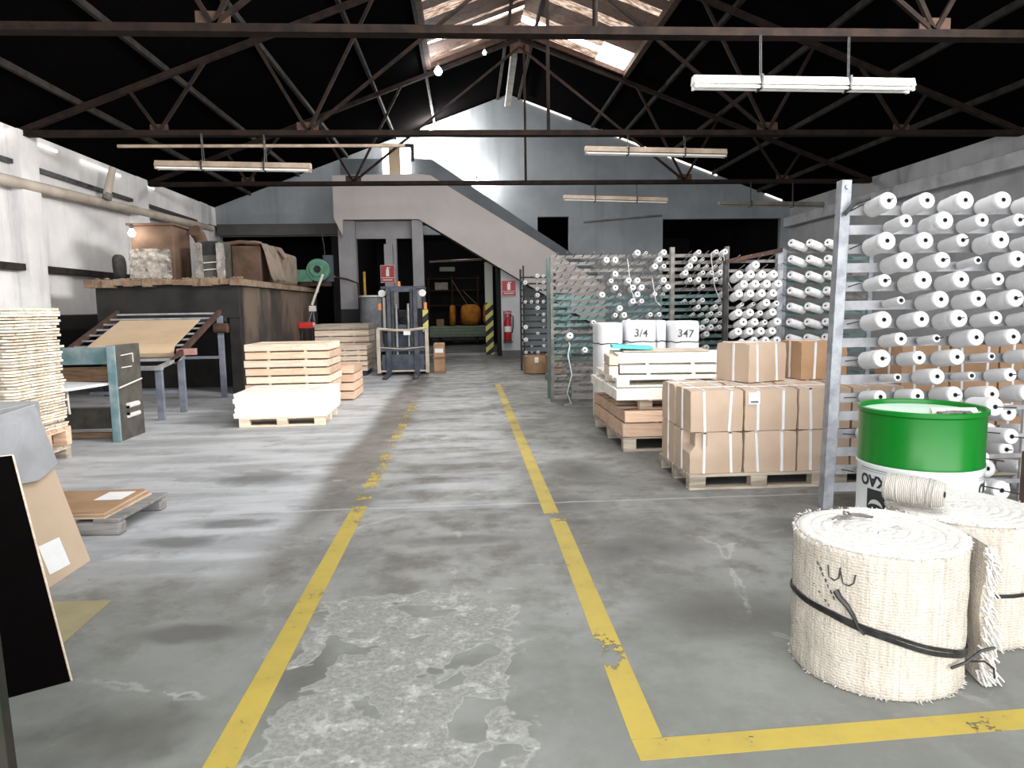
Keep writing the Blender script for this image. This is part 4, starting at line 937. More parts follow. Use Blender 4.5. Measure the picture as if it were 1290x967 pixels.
def far_mesh(r, L, n=14):
    return MB().ring([(.0128, .0), (r * .9, 0), (r, .01), (r * 1.02, L * .5), (r * .97, L - .01), (r * .88, L), (.0128, L)], n).mesh('far_spool', M['yarn_far'], 50)
FM = {k: far_mesh(r, L) for k, (r, L) in {'a': (.05, .2), 'b': (.04, .2), 'c': (.026, .19), 'd': (.056, .24), 'e': (.054, .3)}.items()}
FC = {k: core_mesh(L, .0125) for k, L in {'a': .2, 'b': .2, 'c': .19, 'd': .24, 'e': .3}.items()}
def far_spool(loc, key, label, rot, group):
    o = bpy.data.objects.new('yarn_spool', FM[key]); COL.objects.link(o); o.location = loc; o.rotation_euler = rot
    tag(o, label, 'spool', group)
    c = bpy.data.objects.new('core_tube', FC[key]); COL.objects.link(c); c.parent = o
    return o
def comb_rail(x0, x1, z, pegs, m, parent, pl=.24, tilt=.2, yaw=0, h=.04, pr=.006):
    mb = MB().bx(x0, x1, 0, .02, z - h / 2, z + h / 2)
    dx = math.sin(yaw)
    for x in pegs: mb.tube([(x, 0, z), (x - dx * pl * math.cos(tilt), -pl * math.cos(yaw) * math.cos(tilt), z + pl * math.sin(tilt))], pr, 5)
    return mb.build('rail', m, parent)
# wide rack in the middle distance
rr = random.Random(21)
o = thing('creel_rack', 'wide grey and teal creel rack, mostly bare pegs, behind the white bales', 'rack', (1.35, 11.4, 0))
MB().bx(0, .045, -.03, .03, 0, 2.37).build('post', M['rack_grey'], o); MB().bx(.3, .37, .2, .26, 0, 1.88).build('post', M['rack_teal'], o)
MB().bx(1.98, 2.05, -.02, .05, 0, 2.5).build('post', M['rack_grey'], o); MB().bx(2.9, 2.96, -.02, .05, 0, 2.5).build('post', M['rack_grey'], o)
MB().bx(0, .05, .5, .56, 0, 2.37).build('post', M['rack_teal'], o)
for k in range(16): MB().bar((.02, .0, .12 + k * .11), (.33, .24, .12 + k * .11), .03, .03).build('rung', M['rack_teal' if k > 4 else 'rack_grey'], o)
MB().bx(.0, 2.0, -.04, .04, 0.0, .04).build('foot_rail', M['rack_grey'], o)
GA = 'white spools on the wide rack'
for r in range(21):
    z = 2.36 - .11 * r
    st_ = .143; off = .07 if r % 2 else 0
    ps = [.1 + off + st_ * k for k in range(20) if .1 + off + st_ * k < 2.84 and abs(.1 + off + st_ * k - 2.015) > .09]
    comb_rail(.02, 2.95, z, ps, M['rack_grey'] if r < 5 or r > 15 else M['rack_teal'] if rr.random() < .55 else M['rack_grey'], o, .26, .2, 0, .055, .0072)
    n_ = 0
    for x in ps:
        pr_ = .05 if x < .9 else (.33 if r < 12 else .04)
        if x > 1.9: pr_ = .78 if r < 12 else .25
        if r > 15 and x < 1.9: pr_ = .02
        if (r in (5, 6)) and x > .8: pr_ = .5
        if rr.random() < pr_:
            n_ += 1; k = rr.choice('aabbc')
            far_spool((1.35 + x, 11.4 - .02, z + .004), k, f"white cone on the wide rack's {ordn(r + 1)} rail from the top, {ordn(n_)} from its teal end", (R(90) - .2, 0, 0), GA)
far_spool((1.35 + .246, 11.13, 1.46 - .4), 'd', 'single white cone low on the teal end of the wide rack, trailing a strand', (R(78), 0, 0), GA)
tag(MB().tube([(1.6, 11.06, .995), (1.6, 10.95, .96), (1.56, 10.9, .8), (1.62, 10.9, .5), (1.55, 10.95, .2), (1.62, 11.0, .012), (1.5, 10.9, .012)], .008, 6).build('yarn_strand', M['yarn_far'], smooth=50), 'loose white strand hanging to the floor at the teal rack end', 'strand')
for i, (x, z0, z1) in enumerate(((2.55, 2.3, 1.5), (2.95, 2.0, 1.45), (3.9, 2.35, 1.55), (4.1, 2.4, 1.7))):
    tag(MB().tube([(x, 11.1, z0), (x + .05, 11.05, (z0 + z1) / 2 - .1), (x + .14, 11.08, z1 + .1)], .006, 5).build('hanging_strand', M['yarn_far'], smooth=50), 'loose white strand looping down the wide rack, ' + ordn(i + 1) + ' from its teal end', 'strand', 'loose strands on the wide rack')
# dense rack with its rusty top plank
o = thing('creel_rack', 'narrow dark framed creel rack packed with white cones under a rusty top plank', 'rack', (3.47, 9.35, 0))
MB().bx(0, .05, -.03, .05, 0, 2.14).build('post', M['dark_steel'], o); MB().bx(.73, .81, -.03, .05, 0, 2.29).build('post', M['steel'], o)
MB().prism([(.0, -.06, 2.1), (.78, -.06, 2.24), (.78, -.06, 2.3), (.0, -.06, 2.15)], (0, .04, 0)).build('top_plank', M['rust'], o)
for r in range(15):
    z = 2.13 - .125 * r
    ps = [.117 + (.065 if r % 2 else 0) + .155 * k for k in range(4)]
    comb_rail(.02, .75, z, ps, M['rack_grey'], o, .26, .25)
    for k, x in enumerate(ps):
        if r == 0 or (r == 1 and k != 1): continue
        key = 'd' if rr.random() < .72 else 'b'
        if r == 5 and k < 2: key = 'c'
        far_spool((3.47 + x, 9.35 - .02, z + .006), key, f"white cone on the narrow dark rack's {ordn(r + 1)} rail, {ordn(k + 1)} from its dark post", (R(90) - .25, 0, 0), 'white cones on the narrow dark rack')
o = thing('creel_rack', 'pale teal creel rack with cones lying sideways, next to the near grey post', 'rack', (4.31, 9.4, 0))
MB().bx(1.2, 1.26, -.03, .05, 0, 2.3).build('post', M['steel'], o); MB().bx(.0, .04, -.02, .04, 0, 2.3).build('post', M['steel'], o)
for r in range(17):
    z = 2.26 - .105 * r
    ps = [.14 + (.09 if r % 2 else 0) + .25 * k for k in range(5)]
    ps = [p for p in ps if p < 1.2]
    comb_rail(.02, 1.22, z, ps, M['rack_teal'] if r % 3 else M['rack_grey'], o, .22, .22, R(62), .05, .006)
    if r in (0, 2, 4, 6, 8, 10, 12, 14, 16):
        n_ = 0
        for k, x in enumerate(ps[:4]):
            if x < .27: continue
            n_ += 1
            far_spool((4.31 + x - .122, 9.4 - .065, z + .031), 'e', f"white cone lying sideways on the pale teal rack's {ordn(r + 1)} rail, {ordn(n_)} along it", (R(90) - .22, 0, -R(62)), 'sideways cones on the pale teal rack')
# dark rack by the pier
o = thing('creel_rack', 'small black creel rack with scattered white cones beside the white pier', 'rack', (1.3, 17.4, 0))
MB().bx(0, .05, 0, .05, 0, 2.5).bx(.09, .13, .2, .25, 0, 2.6).build('post', M['rack_black'], o); MB().bx(.85, .9, 0, .05, 0, 2.4).build('post', M['rack_black'], o)
rowp = ['..ab.', 'a.cbb', '..bcb', '..a..', 'bbbbb', '..a..', '..cb.', '...b.', 'a..c.', '..b..', 'a..c.', '.c.b.', 'bcb..']
for r, row in enumerate(rowp):
    z = 2.3 - .155 * r; ps = [.12 + .15 * k for k in range(5)]
    comb_rail(.02, .88, z, ps, M['rack_black'], o, .24, .1)
    n_ = 0
    for x, ch in zip(ps, row):
        if ch == '.': continue
        n_ += 1; far_spool((1.3 + x, 17.38, z + .003), {'a': 'd', 'b': 'b', 'c': 'c'}[ch], f"white cone on the small black rack's {ordn(r + 1)} rail, {ordn(n_)} from the white pier", (R(90) - .1, 0, 0), 'white cones on the small black rack')
o = thing('fibre_bin', 'brown round fibre bin with a white label before the small black rack', 'bin', (1.6, 16.55, 0))
MB().lathe([(.26, 0), (.29, .02), (.3, .42), (.27, .42), (.26, .04)], 24).build('body', M['kraft_dark'], o, smooth=40); MB().bx(-.06, .03, -.305, -.295, .27, .4).build('label', M['paper'], o)
pallet('pallet', 'low dark pallet poking out beside the teal rack end', (2.05, 14.7, 0), .7, .7, .13, 'wood_old', R(10))
tag(MB().bx(1.75, 2.1, 15.5, 15.9, .0, .5).build('carton', M['kraft_dark'], bev=.01), 'brown carton between the small black rack and the wide rack', 'carton')

# ------------------------------------------------------------------ strapped cartons on pallets
def carton(label, loc, rz=0, L=.458, W=.425, H=.352, seed=0, lab=None, dent=False, group='strapped cartons by the racks', m='kraft'):
    rr = random.Random(seed); o = thing('carton', label, 'carton', loc, rz, group); j = lambda a: rr.uniform(-a, a)
    hx, hy = L / 2 - .004, W / 2 - .004
    mb = MB(); nx = 6; vs = []
    def P(u_, v_, w_):  # bulging box
        x = (u_ * 2 - 1) * hx; y = (v_ * 2 - 1) * hy; z = w_ * H
        b = 1 - .014 * (abs(u_ * 2 - 1) ** 2) * (1 - 4 * (w_ - .5) ** 2) * 0
        cr = 1 - .035 * (4 * (w_ - .5) ** 2) * .4
        return (x * cr, y * cr, z)
    g = [[[P(i / nx, k / nx, l / nx) for l in range(nx + 1)] for k in range(nx + 1)] for i in range(nx + 1)]
    for i in range(nx + 1):
        for k in range(nx + 1):
            for l in range(nx + 1):
                x, y, z = g[i][k][l]
                if l > 0: z += j(.003) - (.012 if l == nx and i in (0, nx) and k in (0, nx) else 0)
                if dent and i < 2 and l > 3 and k < 3: x += .05; y += .03
                g[i][k][l] = (min(max(x + j(.003), -L / 2), L / 2), min(max(y + j(.003), -W / 2), W / 2), min(max(z, 0), H))
    def side(f):
        vs = [f(a, b_) for a in range(nx + 1) for b_ in range(nx + 1)]
        mb.add(vs, [(a * (nx + 1) + b_, (a + 1) * (nx + 1) + b_, (a + 1) * (nx + 1) + b_ + 1, a * (nx + 1) + b_ + 1) for a in range(nx) for b_ in range(nx)])
    side(lambda a, b_: g[a][0][b_]); side(lambda a, b_: g[a][nx][b_]); side(lambda a, b_: g[0][a][b_]); side(lambda a, b_: g[nx][a][b_]); side(lambda a, b_: g[a][b_][nx]); side(lambda a, b_: g[a][b_][0])
    mb.build('body', M[m], o, smooth=35)
    for x in (-.105 + j(.02), .115 + j(.02)):
        w = .011; t_ = .003; k = j(.025)
        mb = MB()
        mb.hexa([(x - w, -W / 2 - t_, 0.002), (x + w, -W / 2 - t_, 0.002), (x + w, -W / 2 + .012, 0.002), (x - w, -W / 2 + .012, 0.002), (x - w + k, -W / 2 - t_, H), (x + w + k, -W / 2 - t_, H), (x + w + k, -W / 2 + .012, H), (x - w + k, -W / 2 + .012, H)])
        mb.bx(x - w + k, x + w + k, -W / 2 - t_, W / 2 + t_, H - .012, H + t_)
        mb.bx(x - w, x + w, W / 2 - .012, W / 2 + t_, 0.002, H).build('strap', M['strap'], o)
    mb = MB()
    y = j(.03); w = .011
    mb.bx(-L / 2 - .003, -L / 2 + .012, y - w, y + w, .002, H).bx(L / 2 - .012, L / 2 + .003, y - w, y + w, .002, H).bx(-L / 2 - .003, L / 2 + .003, y - w, y + w, H - .01, H + .0035).build('strap', M['strap'], o)
    if lab:
        MB().bx(lab[0], lab[0] + .1, -W / 2 - .006, -W / 2 - .001, lab[1], lab[1] + .1).build('shipping_label', M['paper'], o)
        MB().bx(lab[0] + .02, lab[0] + .085, -W / 2 - .0075, -W / 2 - .006, lab[1] + .012, lab[1] + .03).build('label_print', M['slate_leg'], o)
    return o
pallet('pallet', 'worn pallet under the strapped cartons, nearest the aisle', (2.43, 6.12, 0), 1.2, .94, .132, 'wood_grey')
pallet('pallet', 'worn pallet under the strapped cartons, behind the near creel rack', (3.47, 6.12, 0), .82, .94, .132, 'wood_grey')
CX = [2.065, 2.532, 2.999, 3.466]; cn = ['first', 'second', 'third', 'fourth']
seed = 0
for li, z in enumerate((.134, .491)):
    for yi, y in enumerate((5.885, 6.325)):
        for ci, x in enumerate(CX):
            seed += 1
            lab_ = f"strapped brown carton, {'lower' if li == 0 else 'upper'} layer, {'front' if yi == 0 else 'rear'} row, {cn[ci]} from the aisle"
            if li == 1 and yi == 0 and ci == 1: lab_ = 'strapped brown carton with white shipping label in the upper front row'
            carton(lab_, (x, y, z), R((seed * 37 % 5 - 2) * .12), seed=seed, lab=(-.2, .225) if (li == 1 and yi == 0 and ci == 1) else None, dent=(li == 0 and yi == 0 and ci == 0))
carton('strapped brown carton turned cornerwise on top of the carton stack', (2.63, 6.36, .851), R(22), seed=40)
carton('strapped brown carton on top of the stack, beside the cornerwise one', (3.27, 6.46, .851), R(3), seed=41, m='kraft_dark')  # darker carton colour stands in for the shade on this box

pallet('pallet', 'worn pallet under dark brown cartons, seen through the near creel rack', (4.62, 6.3, 0), 1.4, .94, .132, 'wood_grey')
for li in range(3):
    for ci in range(3):
        carton(f'dark brown carton seen through the near creel rack, {["lowest", "middle", "topmost"][li]} layer, {cn[ci]} column from the aisle', (4.15 + .468 * ci, 6.3, .134 + .357 * li), 0, seed=60 + li * 3 + ci, group='dark cartons behind the near rack', m='kraft_dark')

# ------------------------------------------------------------------ pallets and white crates beside the cartons
pallet('pallet', 'tall grey pallet under the pinkish crate frames by the aisle', (2.24, 8.12, 0), 1.22, 1.7, .16, 'wood_grey')
GC = 'timber frames in the crate pile by the aisle'
crate('pinkish timber frame lying directly on the grey pallet by the aisle', (2.24, 8.12, .162), 1.24, 1.72, .15, 'wood_pink', 0, GC, gap=.005)
crate('pinkish timber frame, second from the bottom of the pile by the aisle', (2.25, 8.11, .313), 1.24, 1.72, .13, 'wood_pink', R(.6), GC, gap=.012)
pallet('pallet', 'short pale pallet on the pinkish frames, below the white frame', (2.36, 8.1, .444), 1.1, 1.5, .11, 'wood_pale', R(1))
crate('bleached white timber frame jutting out above the pinkish frames', (2.22, 8.1, .556), 1.3, 1.78, .12, 'wood_white', R(-1.5), GC, gap=.01)
pallet('pallet', 'wide bleached pallet in the middle of the crate pile by the aisle', (2.3, 8.16, .677), 1.36, 1.5, .1, 'wood_white', R(-2))
crate('bleached crate base, lower of the two crossing pieces atop the pile', (2.32, 8.22, .778), 1.15, 1.0, .11, 'wood_white', R(-5), GC)
crate('bleached crate base, upper of the two crossing pieces atop the pile', (2.32, 8.24, .889), 1.16, 1.0, .12, 'wood_white', R(-6), GC)
for i in range(2):
    ob = MB().bx(-.05, .05, -.28, .28, 0, .1).build('timber_block', M['yellow'] if 0 else M['wood_pale'], loc=(1.655 + .0 * i, 8.05, .779 + i * .112), bev=.004); ob.rotation_euler = (0, 0, R(-5))
    tag(ob, 'yellowish timber block at the aisle end of the bleached crates, ' + ('lower' if i == 0 else 'upper'), 'block', 'timber blocks by the bleached crates')
ob = MB().bx(-.5, .5, -.28, .28, 0, .012).build('grey_sheet', M['fork_tan'], loc=(2.36, 8.35, 1.013)); ob.rotation_euler = (0, 0, R(-8)); tag(ob, 'thin tan sheet lying on top of the bleached crates', 'sheet')
ob = MB().bx(-.24, .24, -.2, .2, 0, .035).build('teal_sheet', M['cyan'], loc=(1.98, 8.42, 1.027)); ob.rotation_euler = (0, R(3), R(-8)); ob.location.z = 1.042; tag(ob, 'turquoise board on top of the bleached crates', 'sheet')

# white wrapped bales
def text_mesh(s_, size, ext=.0015, bold=0):
    cu = bpy.data.curves.new('txt', 'FONT'); cu.body = s_; cu.size = size; cu.extrude = ext; cu.offset = bold; cu.align_x = 'CENTER'; cu.align_y = 'CENTER'
    ob = bpy.data.objects.new('txt', cu); COL.objects.link(ob); dg = bpy.context.evaluated_depsgraph_get()
    me = bpy.data.meshes.new_from_object(ob.evaluated_get(dg)); bpy.data.objects.remove(ob); return me
def bale(label, x, y, rx, ry, h, writing=None):
    o = thing('wrapped_bale', label, 'bale', (x, y, 0), 0, 'white wrapped bales by the wide rack')
    def se(a, k=.55):
        c, s_ = math.cos(a), math.sin(a)
        return math.copysign(abs(c) ** k, c) * rx, math.copysign(abs(s_) ** k, s_) * ry
    n = 36; mb = MB()
    prof = [(.95, 0), (1, .03), (1.0, h * .38), (.985, h * .4), (1, h * .42), (1, h * .77), (.982, h * .79), (1, h * .81), (1, h - .06), (.97, h - .02), (.88, h), (0.01, h)]
    vs = []; fs = []
    for (k, z) in prof:
        for i in range(n):
            X, Y = se(2 * PI * i / n); vs.append((X * k, Y * k, z))
    for i in range(len(prof) - 1):
        for k in range(n): a = i * n + k; b_ = i * n + (k + 1) % n; fs.append((a, b_, b_ + n, a + n))
    mb.add(vs, fs).build('wrapping', M['white_wrap'], o, smooth=40)
    for zz in (h * .79, h * .4):
        pts = [(*[c * .995 for c in se(2 * PI * i / n)], zz + .006 * math.sin(i)) for i in range(n + 1)]
        MB().tube(pts, .008, 6, False).build('band', M['black_strap'], o, smooth=50)
    if writing:
        me = text_mesh(writing, .15, .004, .001); w = bpy.data.objects.new('writing', me); me.materials.clear(); me.materials.append(simple('faint_ink', (.05, .05, .055), (.15, .15, .15), 30, .7)); COL.objects.link(w); w.parent = o
        w.location = (-.03, -ry - .006, h - .17); w.rotation_euler = (R(90), R(4), 0)
    return o
bale('white wrapped bale at the aisle end of the bale row', 1.93, 9.62, .18, .3, 1.33)
bale('white wrapped bale marked 3/4 in black', 2.36, 9.62, .21, .3, 1.355, '3/4')
bale('slim white wrapped bale wedged between the two marked bales', 2.66, 9.7, .075, .25, 1.35)
bale('white wrapped bale marked 347 in black', 2.96, 9.58, .2, .3, 1.34, '347')
tag(MB().lathe([(.14, 0), (.15, .02), (.15, .93), (.13, .95), (.02, .95)], 20).build('grey_roll', M['white_wrap'], loc=(3.25, 9.1, 0), smooth=40), 'plain greyish wrapped roll standing beside the bale marked 347', 'roll')

# ------------------------------------------------------------------ drum, woven rolls and the bits on them
DX, DY, DR = 2.575, 3.80, .318
o = thing('steel_drum', 'steel drum with green upper half and white lower half behind woven rolls', 'drum', (DX, DY, 0))
MB().lathe([(DR - .01, 0), (DR + .008, .006), (DR + .008, .025), (DR, .035), (DR, .3), (DR + .009, .315), (DR, .33), (DR, .615), (DR + .008, .63), (DR + .006, .645)], 64).build('white_body', M['drum_white'], o, smooth=40)
MB().lathe([(DR + .004, .646), (DR + .004, .66), (DR + .001, .67), (DR + .001, .925), (DR + .012, .935), (DR + .012, .955), (DR + .004, .96), (DR - .006, .955), (DR - .008, .935), (DR - .012, .932)], 64).build('green_body', M['drum_green'], o, smooth=40)
MB().lathe([(DR - .011, .930), (DR - .03, .934), (.01, .936)], 48).build('lid', M['drum_lid'], o, smooth=40)
def wrap(me, r, a0, z0, flip):
    for v in me.vertices:
        x, y, z = v.co
        if flip: x, y = -x, -y
        a = a0 + x / r; v.co = ((r + z) * math.cos(a), (r + z) * math.sin(a), z0 + y)
    return me
for (a0, z0) in ((R(191), .55), (R(316), .535)):
    me = wrap(text_mesh('KAO', .085, .001, .0035), DR + .0015, a0, z0, True); me.materials.clear(); me.materials.append(M['ink'])
    w = bpy.data.objects.new('lettering', me); COL.objects.link(w); w.parent = o
    mb = MB()
    def patch(mb, a1, a2, z1, z2, r):
        n = 8; vs = []
        for i in range(n + 1):
            a = a1 + (a2 - a1) * i / n; vs += [(r * math.cos(a), r * math.sin(a), z1), (r * math.cos(a), r * math.sin(a), z2)]
        mb.add(vs, [(2 * i, 2 * i + 2, 2 * i + 3, 2 * i + 1) for i in range(n)])
    for (p1, p2, q1, q2, nm) in ((-.3, .3, .062, .065, 'frame_line'), (-.3, .3, .05, .052, 'frame_line'), (-.1, .3, -.17, -.05, 'logo_block')):
        mb = MB(); patch(mb, a0 + p1, a0 + p2, z0 + q1, z0 + q2, DR + .0018); mb.build(nm, M['ink'], o)
    mb = MB(); n = 14; pts = []
    for i in range(n + 1):
        tt = PI * (.05 + .9 * i / n); pts.append((a0 + .1 + .16 * math.cos(tt), z0 - .16 + .055 * math.sin(tt)))
    vs = []; 
    for i, (a, z) in enumerate(pts):
        th = .024 * math.sin(PI * i / n) + .001
        for q in (z, z - th): vs.append(((DR + .003) * math.cos(a), (DR + .003) * math.sin(a), q))
    mb.add(vs, [(2 * i, 2 * i + 2, 2 * i + 3, 2 * i + 1) for i in range(n)]); mb.build('crescent_mark', M['drum_white'], o)
for i, (a, b_) in enumerate((((-.07, -.185), (.12, -.205)), ((-.04, -.14), (.15, -.16)))):
    dz = .9365 + .016
    tb = MB().ring([(.009, 0), (.0155, 0), (.0155, .24), (.009, .24)], 14).build('offcut_tube', M['off_white'], loc=(DX + a[0], DY + a[1], dz), smooth=40)
    d = Vector((b_[0] - a[0], b_[1] - a[1], 0)).normalized(); tb.rotation_euler = d.to_track_quat('Z', 'Y').to_euler()
    tag(tb, ('longer' if i else 'nearer') + ' pale plastic tube offcut lying on the drum lid', 'tube', 'tube offcuts on the drum')
r_ = random.Random(3); mb = MB()
for k in range(7): 
    p = Vector((r_.uniform(-.07, .07), r_.uniform(-.02, .01) - .005, .012 + r_.uniform(0, .01))); mb.rbx(p, (r_.uniform(.05, .1), r_.uniform(.02, .04), .014), Matrix.Rotation(r_.uniform(0, 3), 3, 'Z'))
tag(mb.build('rag', M['rag'], loc=(DX + .03, DY - .24, .9385), bev=.004), 'crumpled grey rag on the rim side of the drum lid', 'rag')

def woven_roll(label, x, y, rad, h, seed):
    rr = random.Random(seed); o = thing('woven_roll', label, 'roll', (x, y, 0), 0, 'rolls of woven belt')
    n = 150; ph = rr.uniform(0, 6)
    prof = [(rad * .985, 0)] + [(rad * (1 + .006 * math.sin(i * 1.3 + ph)), .012 + (h - .03) * i / 14) for i in range(15)] + [(rad * .99, h - .006)]
    MB().lathe(prof, n, jr=lambda r, z, a: r + (.0028 if int(a / (2 * PI) * n + .5) % 2 else -.0022) + .004 * math.sin(2 * a + ph)).build('woven_body', M['weave'], o, smooth=80)
    # coiled fuzzy top edge: one spiral ridge
    mb = MB(); turns = 7.0; N = 420; pts = []
    for i in range(N + 1):
        q = i / N; a = q * turns * 2 * PI + ph; r = .015 + (rad - .02) * q
        pts.append((r * math.cos(a) + rr.uniform(-.003, .003), r * math.sin(a) + rr.uniform(-.003, .003), h + rr.uniform(-.004, .006)))
    mb.tube(pts, rad / turns * .62, 8)
    mb.v = [(a, b_, h + (c - h) * .35) for a, b_, c in mb.v]
    mb.lathe([(rad * .97, h - .02), (rad * .97, h + .004), (.01, h + .006)], 48)
    mb.build('coiled_edge', M['felt'], o, smooth=80)
    fz = MB()
    for k in range(260):
        a = rr.uniform(0, 2 * PI); r = rad + rr.uniform(-.006, .006); p = Vector((r * math.cos(a), r * math.sin(a), h + rr.uniform(-.012, .012)))
        d = Vector((math.cos(a) * rr.uniform(.2, 1), math.sin(a) * rr.uniform(.2, 1), rr.uniform(-1, .6))).normalized() * rr.uniform(.006, .014)
        fz.tube([p, p + d], [.003, .001], 4)
    for k in range(160):
        a = rr.uniform(0, 2 * PI); r = rad + .001; p = Vector((r * math.cos(a), r * math.sin(a), .008)); d = Vector((math.cos(a), math.sin(a), rr.uniform(-.3, .4))) * rr.uniform(.004, .018)
        fz.tube([p, p + d], [.0025, .001], 4)
    fz.build('fuzz', M['felt'], o)['kind'] = 'stuff'
    return o
R1 = (1.725, 2.79, .33, .58)
o = woven_roll('big woven belt roll in front, tied with a black band and frayed end', R1[0], R1[1], R1[2], R1[3], 4)
def sz(x): return .215 - .3 * x
for dz, w in ((0, .009), (.021, .007)):
    mb = MB(); vs = []; fs = []; n = 72
    for i in range(n):
        a = 2 * PI * i / n; x = math.cos(a) * R1[2]; k = (dz * (1 if math.sin(a) < .2 else .4)) * (1 - .6 * math.cos(a) ** 2) 
        for (r, q) in ((R1[2] + .007, -w), (R1[2] + .0115, -w), (R1[2] + .0115, w), (R1[2] + .007, w)):
            vs.append((r * math.cos(a), r * math.sin(a), sz(x) + q + k * 1.0 + .0015 * math.sin(9 * a)))
    for i in range(n):
        j_ = (i + 1) % n
        for k in range(4): fs.append((i * 4 + k, j_ * 4 + k, j_ * 4 + (k + 1) % 4, i * 4 + (k + 1) % 4))
    mb.add(vs, fs).build('black_band', M['black_strap'], o)
def onr(adeg, z, off=.012): a = R(adeg); return (math.cos(a) * (R1[2] + off), math.sin(a) * (R1[2] + off), z)
MB().tube([onr(214, .41), onr(217, .385), onr(222, .36), onr(226, .325), onr(229, .285), onr(233, .26)], [.013, .011, .010, .008, .007, .006], 6).build('band_tail', M['black_strap'], o, smooth=50)
MB().tube([onr(290, .135, .015), onr(301, .145, .03), onr(312, .18, .06), onr(318, .19, .1)], .006, 6).tube([onr(296, .135, .015), onr(306, .14, .03), onr(316, .13, .07), onr(322, .09, .1), onr(322, .05, .105)], .004, 6).build('band_tail', M['black_strap'], o, smooth=50)
mb = MB()
for st_ in ([(207, .50), (208, .455), (212, .445), (215, .46), (216, .505)], [(216, .49), (218, .445), (222, .44), (225, .455), (226, .49)]):
    mb.tube([onr(a, z, .0035) for a, z in st_], .0032, 5)
mb.build('marker_scrawl', M['ink'], o); mb = MB()
for k in range(7): mb.tube([onr(198.5 + k * 2.2, .50 - k * .02, .0035), onr(199.5 + k * 2.2, .487 - k * .02, .0035)], .004, 5)
for k in range(6): mb.tube([onr(195 + k * 2.6, .405 - k * .013, .0035), onr(196.2 + k * 2.6, .398 - k * .013, .0035)], .003, 5)
mb.build('marker_dash', M['ink'], o)
# loose flap and its fringe
fl = MB(); vs = []; fs = []
path = [(R1[2] * math.cos(R(6)) * 1.03, R1[2] * math.sin(R(6)) * 1.03), (R1[2] * 1.05 * math.cos(R(0)), R1[2] * 1.05 * math.sin(R(0))), (R1[2] * 1.08 * math.cos(R(-6)), R1[2] * 1.08 * math.sin(R(-6))), (R1[2] * 1.10 * math.cos(R(-22)), R1[2] * 1.10 * math.sin(R(-22))), (R1[2] * 1.16 * math.cos(R(-33)), R1[2] * 1.16 * math.sin(R(-33)))]
rr = random.Random(9); H1 = R1[3]
for i, (x, y) in enumerate(path):
    ln = math.hypot(x, y); ox, oy = x / ln * .034, y / ln * .034
    for k in range(9):
        z = .004 + (H1 - .008) * k / 8; s_ = .012 * math.sin(k * 1.1) * (i / 4)
        vs += [(x + s_, y, z), (x + ox + s_, y + oy, z)]
m_ = 18
for i in range(len(path) - 1):
    for k in range(8):
        a = i * m_ + 2 * k
        fs += [(a, a + 2, a + m_ + 2, a + m_), (a + 1, a + m_ + 1, a + m_ + 3, a + 3)]
    a = i * m_; fs += [(a, a + m_, a + m_ + 1, a + 1), (a + 16, a + 17, a + m_ + 17, a + m_ + 16)]
a = (len(path) - 1) * m_
for k in range(8): fs.append((a + 2 * k, a + 2 * k + 2, a + 2 * k + 3, a + 2 * k + 1))
fl.add(vs, fs).build('loose_flap', M['weave'], o, smooth=50)
fr = MB(); ex, ey = path[-1]
for k in range(190):
    z = rr.uniform(.01, H1 - .01); b_ = Vector((ex + rr.uniform(-.005, .035), ey + rr.uniform(-.02, .01), z)); ln = rr.uniform(.02, .05) * (1.35 if z < .25 else .8)
    dn = Vector((rr.uniform(-.1, .9), rr.uniform(-.9, -.2), rr.uniform(-1.0, -.1))).normalized()
    p1 = b_ + dn * ln * .5; p2 = b_ + dn * ln + Vector((0, 0, -.3 * ln)); p2.z = max(p2.z, .006); p1.z = max(p1.z, .007)
    fr.tube([b_, p1, p2], [.0055, .005, .003], 5)
fr.build('fringe', M['felt'], o, smooth=60)['kind'] = 'stuff'
for i, (x, y, rz_) in enumerate(((-.10, .12, 20), (.0, .14, -35), (-.05, .16, 75))):
    q = MB().tube([(-.05, 0, .008), (.0, .012, .012), (.05, 0, .008), (.03, -.014, .01), (-.03, -.012, .009)], .005, 6).build('wire_clip', M['rag'], loc=(R1[0] + x, R1[1] + y, R1[3] + .019), smooth=50); q.rotation_euler = (0, 0, R(rz_))
    tag(q, 'bent dark wire clip on the front woven roll, ' + ['nearest the scrawl', 'middle of three', 'farthest back'][i], 'clip', 'wire clips on the roll')
R2 = (2.345, 3.13, .316, .565)
o = woven_roll('woven belt roll behind, carrying a cream twine spool on top', R2[0], R2[1], R2[2], R2[3], 8)
MB().ring([(R2[2] + .006, .25), (R2[2] + .01, .25), (R2[2] + .01, .266), (R2[2] + .006, .266)], 64).build('black_band', M['black_strap'], o)
sp = thing('twine_spool', 'cream twine spool lying on its side on the rear woven roll', 'spool', (2.0, 3.2, R2[3] + .03 + .066), 0); sp.rotation_euler = (R(90), 0, R(46))
a = bpy.data.objects.new('twine', MB().ring([(.014, 0), (.055, 0), (.066, .02), (.068, .09), (.066, .17), (.062, .235), (.05, .255), (.014, .25)], 32).mesh('twine', M['twine'], 50)); COL.objects.link(a); a.parent = sp
rr = random.Random(2); mb = MB()
for k in range(16):
    z0 = .02 + .2 * k / 15; a0 = rr.uniform(0, 6); n = 20; sl = rr.uniform(-.05, .05)
    mb.tube([((.0665 + .0015 * math.sin(k)) * math.cos(a0 + i * .3), (.0665 + .0015 * math.sin(k)) * math.sin(a0 + i * .3), min(max(z0 + sl * i / n, .015), .235)) for i in range(n)], .0028, 5)
mb.build('loose_winding', M['twine'], sp, smooth=60)
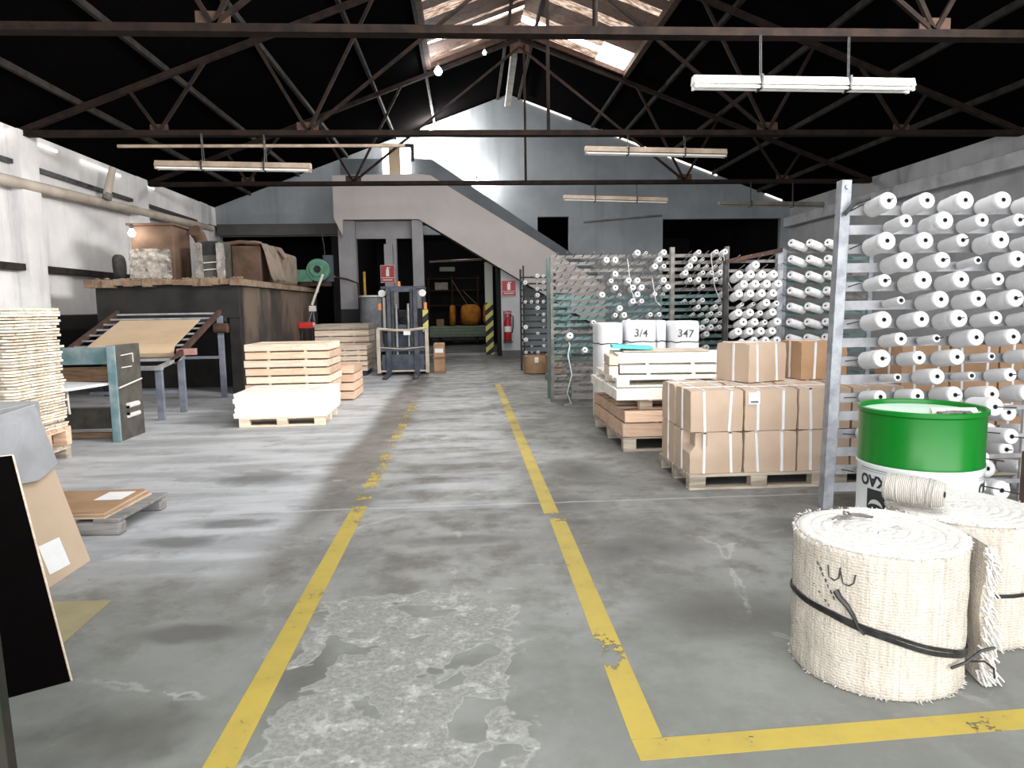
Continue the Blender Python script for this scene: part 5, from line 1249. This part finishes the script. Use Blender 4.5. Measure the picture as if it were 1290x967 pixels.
MB().ring([(.009, -.003), (.0138, -.003), (.0138, .256), (.009, .256)], 14).build('core_tube', M['core'], sp)

# ------------------------------------------------------------------ daylight, added wall fill, camera, world
aim_light('daylight_gate', (1.5, -4.2, 3.2), 16, 5.5, 1250, (R(90 - 4), 0, 0), (1, .985, .97))
aim_light('daylight_skylight_behind', (1.5, 2.2, 7.4), 6, 5, 330, (0, 0, 0), (.98, .99, 1))
aim_light('daylight_skylight_front', (1.6, 13.9, 7.3), 4.4, 9, 260, (0, 0, 0), (.96, .98, 1))
d = Vector((-8.0, 13.5, 3.2)) - Vector((7.5, 5.0, 6.1))
aim_light('added_fill_left_wall', (7.5, 5.0, 6.1), 4, 2.5, 560, d.to_track_quat('-Z', 'Y').to_euler(), (1, .97, .93), 75)  # added area light brightening the left wall; no roof opening here
l = bpy.data.lights.new('annex_lamp', 'POINT'); l.energy = 60; l.shadow_soft_size = .2; lo = bpy.data.objects.new('annex_lamp', l); COL.objects.link(lo); lo.location = (-.2, 28.2, 4.2)

W = bpy.data.worlds.new('W'); S.world = W; W.use_nodes = True
bg = W.node_tree.nodes['Background']; bg.inputs[0].default_value = (.85, .92, 1, 1); bg.inputs[1].default_value = .35

f, cx, cy = 880.0, 645.0, 483.5
dY = Vector(((589 - cx) / f, -(389 - cy) / f, -1)).normalized(); r = R(1.3)
u = Vector((-math.sin(r), math.cos(r), 0)); dZ = (u - dY * u.dot(dY)).normalized(); dX = dY.cross(dZ)
Rm = Matrix((dX, dY, dZ))          # rows: camera axes -> world
cam = bpy.data.cameras.new('Camera'); co_ = bpy.data.objects.new('Camera', cam); COL.objects.link(co_)
cam.sensor_width = 36; cam.lens = f / 1290 * 36; cam.clip_end = 200; cam.clip_start = .05
co_.matrix_world = Matrix.Translation((0, 0, 1.55)) @ Rm.to_4x4()
S.camera = co_
S.view_settings.view_transform = 'Standard'; S.view_settings.look = 'None'; S.view_settings.gamma = 1
S.view_settings.exposure = 0.5; S.view_settings.use_curve_mapping = False
S.cycles.use_denoising = True
S.cycles.max_bounces = 6; S.cycles.diffuse_bounces = 3; S.cycles.sample_clamp_indirect = 6
